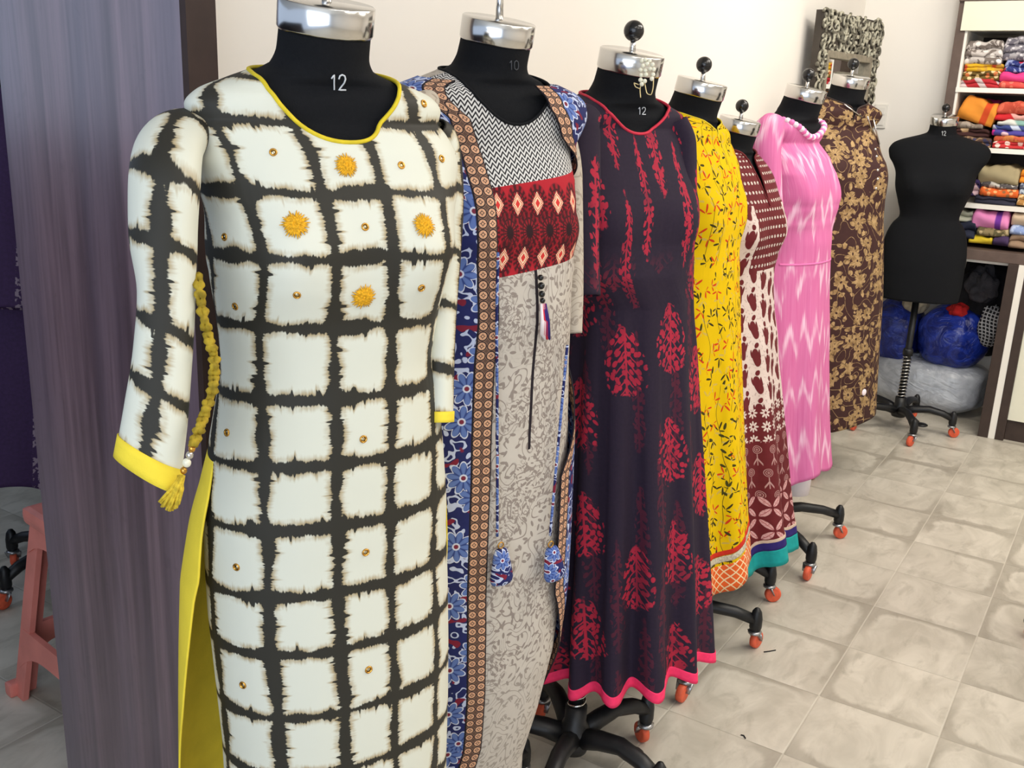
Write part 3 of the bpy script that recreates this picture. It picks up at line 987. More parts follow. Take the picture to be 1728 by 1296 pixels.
# ------------------------------------------------------------------ garment helpers
def prof(base, below, cut=-.36): return [p for p in base if p[0] > cut]+list(below)
def neckline(body, tab):
    tab = sorted(tab)
    return _neck(body, tab)
def neck_yz(body, pts, back, off=.008, soft=0):
    """neck edge from (sideways, height) points, front centre first"""
    tab = []
    for y, z in pts:
        a = float(keys(A_T, np.array(z)))+off
        tab.append((math.degrees(math.asin(min(1.0, (y/a)**(1/.92)))), z))
    tab.append((100, back)); tab.append((180, back))
    out = [tab[0]]
    for q in tab[1:]:
        if q[0] > out[-1][0]+.5: out.append(q)
    return _neck(body, out, soft)
def _neck(body, tab, soft=0):
    grid_ = np.linspace(0, math.pi, 1441)
    val = pchip([math.radians(a) for a, _ in tab], [b for _, b in tab], grid_)
    if soft:                                # ease the corners of the cut
        n = int(soft*8); w = np.hanning(2*n+3)[1:-1]; w /= w.sum()
        full = np.concatenate([val[n:0:-1], val, val[-2:-n-2:-1]])
        val = np.convolve(full, w, 'valid')
    return lambda ph: body.zc+body.k*np.interp(np.abs(ph), grid_, val)
def hem_waves(z, amp, n, p=0.0, tilt=0.0):
    return lambda ph: z+amp*np.cos(n*ph+p)+amp*.6*np.cos((n*1.7//1)*ph+2*p)+tilt*np.cos(ph)
def top_piping(name, grid, body, r, m, parent, lift=.001):
    P = body.local(grid['P'][0]); c = P.mean(0)
    pts = [q for q in (P[:-1] if grid['full'] else P)]
    return MB().tube(pts, r, 8, closed=grid['full']).build(name, MATS[m], parent)
def phi_at(dr, py, px, lo=-2.0, hi=2.0):
    z = dr.b.z_at(py)
    for _ in range(3):
        ph = np.linspace(lo, hi, 401)
        P = dr._pt(ph, np.full_like(ph, z), fold=False); x, y, _d = prj(P)
        i = int(np.argmin(np.abs(x-px)))
        z += (y[i]-py)*_d[i]/F*1.0
    return z, float(ph[i])
def sleeve(name, body, rows, m, parent, flat=.8, n=56, seed=0, wr=.03, cuff=None, u0=0.0, slant=0.0):
    """rows: (x centre, y, half width, depth) of the hanging tube as seen; built at its real distance"""
    rows = np.array(rows, float)
    t = np.arange(len(rows)); tt = np.linspace(0, len(rows)-1, 70)
    R = np.stack([pchip(t, rows[:, i], tt) for i in range(4)], 1)
    C_ = np.array([dep(a, b, d) for a, b, _, d in R]); rad = R[:, 2]*R[:, 3]/F
    rng = np.random.RandomState(seed); ph = rng.rand(6)*6.28
    s = np.concatenate([[0], np.cumsum(np.linalg.norm(np.diff(C_, axis=0), axis=1))])
    def rings(i0, i1, extra):
        P = []; U = []; V = []
        for i in range(i0, i1):
            tg = C_[min(i+1, len(C_)-1)]-C_[max(i-1, 0)]; tg = tg/np.linalg.norm(tg)
            sd = RD-tg*(RD@tg); sd /= np.linalg.norm(sd); fw = np.cross(sd, tg)
            a = np.linspace(-math.pi, math.pi, n+1)
            w = 1+wr*np.sin(3*a+ph[0]+s[i]*18)+wr*.7*np.sin(2*a-ph[1]+s[i]*31)+wr*.5*np.sin(5*a+ph[2]+s[i]*9)
            r = (rad[i]+extra)*w
            # angle 0 faces the viewer side
            P.append(C_[i]+np.outer(slant*(s[i]/s[-1])**2*r*np.sin(a), tg)+np.outer(r*np.sin(a), sd)-np.outer(r*np.cos(a)*flat, -fw if fw@VD < 0 else fw))
            U.append(a*rad[i]*.9+u0); V.append(np.full(n+1, s[i]))
        return dict(P=np.array(P), u=np.array(U), v=np.array(V), full=False)
    g = rings(0, 70, 0)
    # close the seam: first and last column coincide
    o = grid_object(name, g, body, MATS[m], parent, .002)
    return o, g, rings
def cuff_band(name, rings, body, i0, m, parent):
    g = rings(i0, 70, .0016)
    return grid_object(name, g, body, MATS[m], parent, .0018)
def surf_disc(bv, body, px, py, r, prof_, m, parent, name, n=20, spikes=0, rnd=None):
    h, nn = hit(bv, px, py)
    if h is None: return None
    rot = Vector(nn).to_track_quat('Z', 'Y').to_matrix().to_4x4()
    if spikes:
        mb = MB()
        for ring in range(3):
            cnt = spikes-ring*6
            for i in range(cnt):
                a = 2*math.pi*(i+.5*ring)/cnt+rnd.uniform(-.05, .05); L = r*(1-.25*ring)*rnd.uniform(.82, 1.05)
                mb.tube([(r*.1*math.cos(a), r*.1*math.sin(a), .0012+.001*ring), (L*.6*math.cos(a), L*.6*math.sin(a), .0022+.0012*ring), (L*math.cos(a), L*math.sin(a), .0006)], [r*.05, r*.085, r*.02], 5)
        mb.lathe([(0, .0045), (r*.12, .004), (r*.16, .001)], 12)
    else:
        mb = MB().lathe([(r*a, r*b) for a, b in prof_], n)
    M4 = Matrix.Translation(Vector(h)) @ rot
    root = Matrix.Translation(Vector(body.base)) @ Matrix.Rotation(body.th, 4, 'Z')
    mb.xform(root.inverted() @ M4)
    return mb.build(name, MATS[m], parent)

# ------------------------------------------------------------------ 1  cream kurta with dark checks
T1 = [(205, 316, 738), (250, 322, 768), (330, 338, 771), (400, 345, 768), (450, 352, 757), (500, 360, 746), (550, 367, 736), (600, 371, 729), (650, 366, 735), (700, 357, 742),
      (750, 349, 747), (800, 345, 750), (900, 344, 752), (1000, 350, 755), (1100, 362, 756), (1200, 374, 755), (1296, 380, 752)]
a1 = prof(A_T, [(-.40, .128), (-.5, .150), (-.62, .172), (-.8, .182), (-1.3, .20)])
f1 = prof(F_T, [(-.40, .098), (-.5, .108), (-.62, .118), (-.8, .122), (-1.3, .13)])
b1 = prof(B_T, [(-.40, .085), (-.5, .10), (-.62, .125), (-.8, .13), (-1.3, .14)])
D1 = Drape(B1, a1, f1, b1, .008, .026, T1, folds=[(3, .010, .4, .6, 1), (5, .008, 2.0, -1, 1), (9, .004, 1.0, 2, 1)], fz0=1.05, fz1=.2)
dress_form(B1, 'black dress form wearing the cream and black checked kurta, nearest of the row', 10, .2, '12', (569, 139), 26, dr=D1, knob_h=.09)
k1 = thing('kurta', 'cream kurta with black tie-dyed checks, yellow embroidered suns and yellow piping', 'dress', tuple(B1.base), B1.th, 'kurtas and dresses shown on dress forms')
N1 = neck_yz(B1, [(0, -.132), (.036, -.128), (.058, -.119), (.074, -.104), (.084, -.087), (.089, -.072), (.091, -.060)], -.056, soft=11)
zs1 = B1.z_at(735)
g1 = drape_mesh(D1, N1, zs1, nv=130)
body1 = grid_object('bodice', g1, B1, MATS['check_cloth'], k1)
body1.modifiers[0].use_rim = False
top_piping('neck_piping', g1, B1, .0024, 'yellow_piping', k1)['label'] = 'yellow neck piping'
zh1 = .10
def pf1(z): return np.interp(z, [.1, .45, zs1-.05, zs1], [-1.62, -1.75, -1.95, -2.05])
def pf2(z): return np.interp(z, [.1, .45, zs1-.05, zs1], [1.35, 1.40, 1.5, 1.6])
gf = drape_mesh(D1, zs1, zh1, pf1, pf2, g=1.0, nv=110)
fp = grid_object('front_panel', gf, B1, MATS['check_cloth'], k1)
fp.modifiers[0].use_rim = False
# plain yellow back panel: wraps past the side and hangs clear of the front
Tb = [(735, 352, 745), (800, 335, 752), (860, 318, 755), (950, 303, 760), (1050, 300, 760), (1150, 299, 760), (1296, 299, 755)]
Db = Drape(B1, a1, f1, b1, .012, 0, Tb, folds=[(3, .012, 1.4, .6, 1), (5, .008, .3, -1, 1)], fz0=.9, fz1=.2)
def pb0(z): return np.interp(z, [.1, .3, .5, .62, .8, zs1], [1.95, 1.75, 1.6, 1.5, 1.35, 1.4])
def pb1(z): return np.interp(z, [.1, .3, .45, .55, .65, .75, zs1], [4.35, 4.42, 4.55, 4.72, 4.86, 4.98, 4.8])
gb = drape_mesh(Db, zs1-.004, zh1-.02, pb0, pb1, g=1.0, nv=90)
grid_object('back_panel', gb, B1, MATS['yellow_cloth'], k1)['label'] = 'plain bright yellow back panel'
# sleeves
s1, sg1, rg1 = sleeve('sleeve', B1, [(356, 202, 20, 1.09), (332, 212, 38, 1.07), (304, 226, 53, 1.03), (286, 255, 57, 1.0), (279, 310, 60, .98), (275, 400, 57, .98), (279, 500, 47, .98), (273, 600, 49, .98), (263, 700, 54, .98), (250, 800, 56, .98)], 'check_sleeve', k1, flat=.75, seed=3, wr=.025, slant=.45)
cuff_band('cuff', rg1, B1, 66, 'yellow_cloth', k1)['label'] = 'yellow cuff band'
s1b, sg1b, rg1b = sleeve('sleeve', B1, [(738, 214, 16, 1.20), (750, 244, 26, 1.22), (752, 330, 30, 1.23), (748, 430, 30, 1.23), (744, 540, 27, 1.23), (742, 640, 24, 1.23), (742, 712, 22, 1.23)], 'check_sleeve', k1, flat=1.3, seed=5, wr=.02, u0=.05)
cuff_band('cuff', rg1b, B1, 66, 'yellow_cloth', k1)['label'] = 'yellow cuff band'
# embroidered suns and mirror work
bv1 = bvh_of(body1); bv1f = bvh_of(fp)
rnd = random.Random(4)
for (px, py, r) in ((584, 280, 17.5), (498, 380, 20), (715, 381, 17.5), (613, 500, 18)):
    h, n = hit(bv1, px, py)
    if h is not None:
        surf_disc(bv1, B1, px, py, 1.28*r*prj(h)[2]/F, None, 'marigold_thread', k1, 'embroidered_sun', spikes=30, rnd=rnd)
for (px, py) in ((461, 257), (677, 279), (745, 268), (715, 175), (379, 400), (616, 383), (397, 517), (501, 498), (711, 486), (383, 730), (613, 741), (399, 957), (617, 932), (410, 1156), (622, 1130)):
    bv = bv1 if hit(bv1, px, py)[0] is not None else bv1f
    h, n = hit(bv, px, py)
    if h is None: continue
    R_ = 6.8*prj(h)[2]/F
    ringo = surf_disc(bv, B1, px, py, R_, [(.62, .05), (.66, .32), (.85, .36), (1.0, .2), (1.02, -.1)], 'gold_metal', k1, 'mirror_work')
    surf_disc(bv, B1, px, py, R_*.64, [(0, .2), (.95, .2), (1.0, .05)], 'mirror_bit', ringo, 'mirror_disc')
# back tie with tassel
def cord_path(rows): return [B1.local(dep(x, y, d)) for x, y, d in rows]
crd = MB()
rows = [(333, 462, .985), (341, 520, .98), (352, 570, .98), (362, 610, .985), (360, 650, .985), (348, 690, .98), (336, 725, .97), (326, 752, .965)]
xs = np.array(rows); tt = np.linspace(0, len(rows)-1, 90)
XX = np.stack([pchip(np.arange(len(rows)), xs[:, i], tt) for i in range(3)], 1)
for off in (-1, 1):
    crd.tube(cord_path([(x+off*4.5*math.sin(i*.55), y, d+.004*math.cos(i*.55*off)) for i, (x, y, d) in enumerate(XX)]), [.0032+.0012*math.sin(i*1.9) for i in range(len(XX))], 8)
crd.build('tie_cord', MATS['mustard_cord'], k1)['label'] = 'crinkled mustard back tie'
tas = MB()
for i in range(26):
    a = i/25.0
    x1 = 268+a*34; tas.tube(cord_path([(305+rnd.uniform(-4, 6), 802, .965), (298+(a-.5)*18, 825, .962+rnd.uniform(-.004, .004)), (x1, 848+10*math.sin(a*3)+rnd.uniform(-5, 5), .965+rnd.uniform(-.006, .006))]), [.0016, .0022, .0012], 5)
tas.build('tassel', MATS['tassel_thread'], k1)['label'] = 'mustard thread tassel'
for (x, y, r, mname) in ((324, 757, 6, 'gold_metal'), (320, 768, 6.5, 'silver_metal'), (315, 781, 7.5, 'pearl'), (310, 794, 6, 'gold_metal')):
    c = B1.local(dep(x, y, .966)); MB().ball(c, r*.966/F, 14, (1, 1, 1.1)).build('tie_bead', MATS[mname], k1)

# ------------------------------------------------------------------ 2  gown with chevron yoke and blue jacket
T2 = [(240, None, 962), (300, None, 970), (350, None, 972), (450, None, 969), (520, None, 964), (600, None, 960), (700, None, 958), (800, None, 956), (900, None, 952), (1000, None, 946), (1100, None, 932), (1200, None, 906), (1280, None, 880)]
a2 = prof(A_T, [(-.40, .130), (-.5, .145), (-.65, .165), (-.9, .17), (-1.3, .165)])
f2 = prof(F_T, [(-.40, .105), (-.5, .11), (-.65, .118), (-.9, .12), (-1.3, .12)])
b2 = prof(B_T, [(-.40, .085), (-.5, .10), (-.65, .12), (-.9, .12), (-1.3, .12)])
D2 = Drape(B2, a2, f2, b2, .007, .024, T2, folds=[(4, .014, .4, 1.0, 1), (7, .010, 2.0, -1, 1), (11, .005, 1.0, 2, 1)], fz0=.98, fz1=.3)
dress_form(B2, 'black dress form wearing the chevron and red panelled gown with blue jacket', 20, .2, '10', (866, 110), 16, dr=D2, knob_h=.10)
k2 = thing('gown', 'taupe printed gown with chevron yoke and red medallion panel under a blue flowered jacket', 'dress', tuple(B2.base), B2.th, 'kurtas and dresses shown on dress forms')
N2 = neck_yz(B2, [(0, -.128), (.03, -.123), (.05, -.112), (.068, -.096), (.08, -.080), (.086, -.068), (.088, -.058)], -.054, soft=9)
z2 = lambda py: B2.z_at(py)
g2 = drape_mesh(D2, N2, hem_waves(z2(1300), .012, 3, .4, 0.0), nv=170)
# heights where the panels meet, read on the front of the bust
def front_z(dr, py, px):
    z, ph = phi_at(dr, py, px, -1.2, 1.6); return z
def front_v(dr, z):
    zz, pp, U, V = dr.uv_table(.05, dr.b.zc-.05); return float(np.interp(z, zz, V))
zy, zr = front_z(D2, 308, 900), front_z(D2, 458, 900)
su = None
zz_, pp_, U_, V_ = D2.uv_table(.05, B2.zc-.05)
zq, pq = phi_at(D2, 560, 903, -1.2, 1.2)
su = float(U_[np.searchsorted(zz_, zq), np.searchsorted(pp_, pq)])
Z2 = dict(yoke=zy, red_bot=zr, red_up=front_v(D2, front_z(D2, 343, 905)), red_mid=front_v(D2, front_z(D2, 390, 905)), red_dn=front_v(D2, front_z(D2, 433, 905)),
          slit_u=su, slit_z=front_z(D2, 760, 893), low0=z2(1060), low1=z2(1150))
mat('gown_print', lambda g: gown(g, Z2), rough=.85, bump=cloth_bump(.3, .004, 24, 5))
gw = grid_object('gown_body', g2, B2, MATS['gown_print'], k2)
top_piping('neck_binding', g2, B2, .0022, 'black_jersey', k2)
eL = [phi_at(D2, *q, -2.2, .6) for q in ((135, 770), (200, 793), (260, 812), (330, 832), (400, 838), (460, 838), (600, 834), (800, 826), (1000, 818), (1230, 812))]
eR = [phi_at(D2, *q, -.2, 1.5) for q in ((140, 890), (180, 918), (230, 938), (300, 955), (345, 960), (450, 957), (600, 943), (800, 936), (1000, 926), (1190, 898))]
def edge_fn(e):
    e = sorted(e); zs = [q[0] for q in e]; ps = [q[1] for q in e]
    return lambda z: np.interp(z, zs, ps)
fL, fR = edge_fn(eL), edge_fn(eR)
ghL = drape_mesh(D2, neckline(B2, [(0, -.064), (180, -.064)]), z2(1236), lambda z: -2.1+0*z, fL, off=.006, nu=70, nv=150)
def from_edge(u, v, g): return u-u[:, -1:], v
grid_object('jacket_front', ghL, B2, MATS['jacket_print'], k2, shift_uv=from_edge)['label'] = 'blue flowered jacket front with peach border'
ghR = drape_mesh(D2, neckline(B2, [(0, -.064), (180, -.064)]), lambda ph: z2(1195)+0*ph, fR, lambda z: np.interp(z, [.3, .5, 1.2], [1.75, 1.9, 2.1]), off=.012, nu=70, nv=150)
def from_edge2(u, v, g): return u-u[:, :1], v
grid_object('jacket_front', ghR, B2, MATS['jacket_print'], k2, shift_uv=from_edge2)['label'] = 'blue flowered jacket front with peach border'
# long front edge of the far jacket half hanging forward
ed = []
zs_ = np.linspace(z2(1190), z2(540), 60)
# sleeves
sleeve('sleeve', B2, [(724, 168, 20, 1.29), (708, 184, 30, 1.27), (698, 230, 36, 1.25), (696, 330, 36, 1.25), (700, 450, 33, 1.25), (704, 550, 32, 1.25)], 'taupe_sleeve', k2, flat=.9, seed=8)
sleeve('sleeve', B2, [(940, 200, 14, 1.55), (954, 232, 18, 1.56), (963, 300, 20, 1.57), (964, 400, 20, 1.57), (964, 500, 20, 1.57), (965, 562, 18, 1.57)], 'taupe_sleeve', k2, flat=.9, seed=9)
bvg = bvh_of(gw)
def on_gown(px, py, off=.012):
    h, n = hit(bvg, px, py)
    return B2.local(h+n*off) if h is not None else None
def cord(name, pts, r, m):
    P = [q for q in (on_gown(*p) for p in pts) if q is not None]
    return MB().tube(P, r, 8).build(name, MATS[m], k2)
cord('hanging_cord', [(833, y) for y in range(420, 905, 20)], .0022, 'blue_print')
cord('hanging_cord', [(947-.085*(y-560), y) for y in range(580, 910, 20)], .0022, 'blue_print')
for (px, py, tl) in ((834, 945, .12), (915, 942, .35)):
    q = on_gown(px, py, .022)
    if q is None: continue
    mb = MB()
    Rm = Matrix.Translation(Vector(q)) @ Matrix.Rotation(tl*.6, 4, 'X')
    prf = [(.001, .029), (.010, .027), (.013, .020), (.017, .0), (.020, -.020), (.018, -.027), (.004, -.028)]
    mb.lathe(prf, 20); mb.v = [(x*.62, y*1.0, z) for x, y, z in mb.v]; mb.xform(Rm)
    o = mb.build('cord_cushion', MATS['blue_print'], k2); o['label'] = 'little blue flowered cushion on the cord end'
    rr = MB().tube([Rm @ Vector((0, .005*math.cos(a), .034+.005*math.sin(a))) for a in np.linspace(0, 2*math.pi, 17)[:-1]], .0011, 6, closed=True)
    rr.build('cord_ring', MATS['gold_metal'], o)
mb = MB()
for (px, py, r) in ((906, 468, 5.5), (907, 482, 6.5), (908, 496, 6.0), (909, 507, 5.0)):
    q = on_gown(px, py, .008); mb.ball(q, r*1.35/F, 12)
mb.build('tassel_beads', MATS['black_gloss'], k2)
for i, (c, dx) in enumerate((('white_cotton', -3), ('red_piping', 1), ('navy_hem', 5))):
    mb = MB()
    for j in range(5):
        a = on_gown(909+dx*.4+j-2, 512, .009); b = on_gown(911+dx+(j-2)*1.5, 562+2*j, .010)
        mb.tube([a, (a+b)/2+np.array([.002, 0, 0]), b], [.0018, .0022, .0016], 6)
    mb.build('tassel_thread', MATS[c], k2)

# ------------------------------------------------------------------ 3  plum dress
T3 = [(215, None, 1152), (250, None, 1168), (300, None, 1176), (330, None, 1179), (400, None, 1173), (450, None, 1171), (500, 952, 1170), (600, 942, 1175), (700, 933, 1178), (800, 925, 1182), (900, 917, 1185), (1000, 908, 1187), (1100, 902, 1188)]
a3 = prof(A_T, [(-.40, .145), (-.5, .160), (-.7, .185), (-.9, .205), (-1.2, .225)], -.30)
f3 = prof(F_T, [(-.40, .118), (-.5, .13), (-.7, .16), (-.9, .185), (-1.2, .21)], -.30)
b3 = prof(B_T, [(-.40, .10), (-.5, .12), (-.7, .15), (-.9, .175), (-1.2, .20)], -.30)
D3 = Drape(B3, a3, f3, b3, .008, .024, T3, folds=[(13, .105, 2.4, .15, .75), (8, .040, 1.2, -.3, .8), (21, .018, .3, .5, 1)], fz0=1.04, fz1=.22)
dress_form(B3, 'black dress form wearing the plum dress, a bead cluster pinned to its neck', -5, .195, '12', (1082, 187), 13, dr=D3, lean=(.055, -.135))
k3 = thing('long_dress', 'dark plum flared dress with red tree motifs and hot pink hem', 'dress', tuple(B3.base), B3.th, 'kurtas and dresses shown on dress forms')
N3 = neck_yz(B3, [(0, -.112), (.03, -.108), (.05, -.099), (.067, -.086), (.077, -.074), (.082, -.064), (.084, -.058)], -.052, soft=9)
z3 = B3.z_at
def hem3(ph): return .198+.012*np.sin(ph+.68)-.008*np.cos(13*ph+2.4)
g3 = drape_mesh(D3, N3, hem3, nu=300, nv=170)
grid_object('dress_body', g3, B3, MATS['plum_print'], k3)
top_piping('neck_piping', g3, B3, .0027, 'red_piping', k3)['label'] = 'red neck piping'
gh3 = drape_mesh(D3, lambda ph: hem3(ph)+.021, lambda ph: hem3(ph)-.001, off=.0016, nu=300, nv=4)
grid_object('hem_band', gh3, B3, MATS['hot_pink_hem'], k3)['label'] = 'hot pink hem band'
sleeve('sleeve', B3, [(994, 190, 24, 1.66), (980, 216, 34, 1.65), (976, 300, 36, 1.65), (978, 400, 34, 1.65), (982, 500, 32, 1.65)], 'plum_print', k3, flat=.9, seed=12)
sleeve('sleeve', B3, [(1138, 205, 22, 1.80), (1152, 245, 23, 1.81), (1154, 300, 23, 1.81), (1153, 370, 22, 1.81)], 'plum_print', k3, flat=.9, seed=13)
# bead cluster pinned to the chrome cap
bc = thing('pearl_brooch', 'cluster of cream pearls with fine gold chains pinned on the plum-dressed form', 'jewellery', tuple(dep(1090, 120, 1.60)))
D_ = 1.612
base_ = np.array(dep(1090, 120, 1.60))
for (px, py) in ((1083, 103), (1089, 101), (1096, 103), (1101, 109), (1085, 111), (1092, 108), (1103, 117), (1081, 118), (1089, 119), (1097, 116), (1082, 127), (1090, 126), (1102, 126), (1081, 135), (1088, 137), (1100, 133), (1083, 142)):
    c = dep(px, py, D_-.004*((px*7+py*3) % 5)/4)-base_
    MB().ball(c, 3.9*D_/F, 12).build('pearl', MATS['pearl'], bc)
mb = MB()
for pts in (((1082, 140), (1080, 152), (1081, 165)), ((1088, 141), (1092, 158), (1098, 160), (1102, 148), (1103, 130)), ((1078, 143), (1070, 140), (1072, 146), (1080, 150))):
    q = np.array(pts, float); t_ = np.linspace(0, len(q)-1, 16)
    mb.tube([dep(pchip(np.arange(len(q)), q[:, 0], a), pchip(np.arange(len(q)), q[:, 1], a), D_)-base_ for a in t_], .0009, 6)
mb.build('gold_chain', mat('pale_gold', vary(C(206, 188, 140), .1, 90), rough=.35, metal=.8), bc)

# ------------------------------------------------------------------ 4  yellow leaf-print kurta
T4 = [(240, None, 1233), (280, None, 1248), (320, None, 1257), (350, None, 1261), (400, None, 1251), (450, None, 1249), (500, None, 1250), (600, None, 1253), (700, None, 1256), (800, None, 1260), (900, None, 1264), (960, None, 1266)]
a4 = prof(A_T, [(-.40, .140), (-.5, .150), (-.7, .165), (-1.2, .19)], -.32)
f4 = prof(F_T, [(-.40, .110), (-.5, .115), (-.7, .13), (-1.2, .16)], -.32)
b4 = prof(B_T, [(-.40, .09), (-.5, .10), (-.7, .13), (-1.2, .16)], -.32)
D4 = Drape(B4, a4, f4, b4, .008, .024, T4, folds=[(7, .075, .2, .3, .7), (12, .035, 1.2, -.5, .8)], fz0=.98, fz1=.25)
dress_form(B4, 'black dress form wearing the yellow leaf print kurta', 26, .265, dr=D4)
k4 = thing('kurta', 'bright yellow kurta with small leaf print and orange lattice hem', 'dress', tuple(B4.base), B4.th, 'kurtas and dresses shown on dress forms')
N4 = neck_yz(B4, [(0, -.100), (.006, -.080), (.022, -.070), (.04, -.062), (.058, -.052)], -.046)
def hem4(ph): return .225+.012*np.cos(6*ph+.2)+.006*np.cos(11*ph)
g4 = drape_mesh(D4, N4, hem4, nu=220, nv=150)
grid_object('kurta_body', g4, B4, MATS['yellow_print'], k4)
top_piping('collar_edge', g4, B4, .0018, 'yellow_piping', k4)
for nm, lo, hi, mm, lab in (('hem_border', -.001, .066, 'orange_lattice', 'orange lattice hem border'), ('lace_band', .074, .088, 'silver_lace', 'silver lace band'), ('red_band', .090, .101, 'red_band', 'red band')):
    gq = drape_mesh(D4, lambda ph: hem4(ph)+hi, lambda ph: hem4(ph)+lo, off=.0016, nu=220, nv=6)
    grid_object(nm, gq, B4, MATS[mm], k4)['label'] = lab

# ------------------------------------------------------------------ 5  maroon kurta
T5 = [(270, None, 1288), (300, None, 1307), (340, None, 1321), (375, None, 1328), (400, None, 1324), (430, None, 1313), (470, None, 1306), (520, None, 1307), (560, None, 1312), (600, None, 1313), (650, None, 1318), (700, None, 1322), (750, None, 1326), (800, None, 1329), (850, None, 1333), (900, None, 1338), (935, None, 1341)]
a5 = prof(A_T, [(-.40, .125), (-.5, .14), (-.7, .17), (-1.1, .20)], -.36)
f5 = prof(F_T, [(-.40, .10), (-.5, .115), (-.7, .145), (-1.1, .19)], -.36)
b5 = prof(B_T, [(-.40, .085), (-.5, .10), (-.7, .14), (-1.1, .17)], -.36)
D5 = Drape(B5, a5, f5, b5, .008, .028, T5, folds=[(8, .075, .8, .3, .7), (13, .035, 1.9, -.5, .8)], fz0=.88, fz1=.25)
dress_form(B5, 'black dress form wearing the maroon kurta with silver stitched yoke, lowest neck', 11, .22, dr=D5)
k5 = thing('kurta', 'maroon block-printed kurta with silver stitched yoke and teal hem', 'dress', tuple(B5.base), B5.th, 'kurtas and dresses shown on dress forms')
N5 = neck_yz(B5, [(0, -.195), (.006, -.175), (.016, -.120), (.026, -.080), (.042, -.064), (.058, -.052)], -.046)
def hem5(ph): return .155+.014*np.cos(7*ph+.8)
g5 = drape_mesh(D5, N5, hem5, nu=240, nv=160)
Z5 = dict(yoke=B5.z_at(440), bird=B5.z_at(678), lat=B5.z_at(735), mari=B5.z_at(820)) if False else None
def zfront(dr, py, px): return phi_at(dr, py, px, -1.5, 1.5)[0]
Z5 = dict(yoke=zfront(D5, 438, 1295), bird=zfront(D5, 690, 1285), lat=zfront(D5, 745, 1285), mari=zfront(D5, 838, 1290))
mat('maroon_print', lambda g: maroon_print(g, Z5), rough=.85, bump=cloth_bump(.3, .004, 30, 4))
grid_object('kurta_body', g5, B5, MATS['maroon_print'], k5)
top_piping('collar_edge', g5, B5, .0028, 'maroon_plain', k5)
for nm, lo, hi, mm, lab in (('hem_border', -.001, .044, 'teal_hem', 'teal hem border'), ('navy_band', .044, .066, 'navy_hem', 'navy band'), ('cream_band', .066, .074, 'cream_hem', 'cream band')):
    gq = drape_mesh(D5, lambda ph: hem5(ph)+hi, lambda ph: hem5(ph)+lo, off=.0016, nu=240, nv=5)
    grid_object(nm, gq, B5, MATS[mm], k5)['label'] = lab

# ------------------------------------------------------------------ 6  pink ikat dress over white trousers
T6 = [(240, None, 1382), (265, None, 1401), (290, None, 1412), (315, None, 1419), (340, None, 1416), (370, None, 1409), (400, None, 1404), (430, None, 1402), (500, None, 1400), (600, None, 1399), (700, None, 1399), (760, None, 1401), (810, None, 1403)]
a6 = prof(A_T, [(-.40, .130), (-.5, .15), (-.7, .175), (-1.1, .20)], -.36)
f6 = prof(F_T, [(-.40, .105), (-.5, .11), (-.7, .13), (-1.1, .16)], -.36)
b6 = prof(B_T, [(-.40, .085), (-.5, .11), (-.7, .14), (-1.1, .17)], -.36)
D6 = Drape(B6, a6, f6, b6, .008, .030, T6, folds=[(7, .050, .6, .3, .8), (12, .03, 1.4, -.5, .9)], fz0=.90, fz1=.28)
dress_form(B6, 'black dress form wearing the pink ikat dress', -34, .285, dr=D6)
k6 = thing('dress', 'pink ikat dress with scalloped bead neckline over white trousers', 'dress', tuple(B6.base), B6.th, 'kurtas and dresses shown on dress forms')
N6 = neck_yz(B6, [(0, -.108), (.04, -.104), (.07, -.094), (.095, -.080), (.108, -.070), (.110, -.064)], -.062, soft=9)
def hem6(ph): return .27+.012*np.cos(7*ph+.6)
g6 = drape_mesh(D6, N6, hem6, nu=220, nv=150)
grid_object('dress_body', g6, B6, MATS['pink_ikat'], k6)
P6 = B6.local(g6['P'][0]); L6 = np.concatenate([[0], np.cumsum(np.linalg.norm(np.diff(P6, axis=0), axis=1))])
for i in range(46):
    s_ = L6[-1]*i/46
    c = [np.interp(s_, L6, P6[:, j]) for j in range(3)]
    MB().ball(c, .0098, 10, (1, 1, .9)).build('neck_bead', MATS['white_bead' if i % 2 else 'pink_bead'], k6)
zw = zfront(D6, 426, 1370)
gq = drape_mesh(D6, zw+.0025, zw-.0025, -1.0, 1.9, off=.001, nu=120, nv=3)
grid_object('waist_seam', gq, B6, MATS['pink_bead'], k6)
sleeve('sleeve', B6, [(1306, 205, 20, 2.62), (1296, 225, 27, 2.6), (1291, 260, 27, 2.59), (1294, 320, 24, 2.60), (1302, 365, 20, 2.62), (1306, 392, 17, 2.64)], 'pink_ikat', k6, flat=.9, seed=21)
for (px, w_) in ((1336, .048), (1306, .048)):
    q = B6.local(dep(px, 850, 3.02 if px > 1320 else 3.10))
    pts = [(q[0], q[1], h) for h in (.36, .34, .30, .25, .190)]
    MB().tube(pts, [w_*1.15, w_*1.1, w_*1.03, w_, w_*.97], 28).build('trouser_leg', MATS['white_cotton'], k6)['label'] = 'white cotton trouser leg'

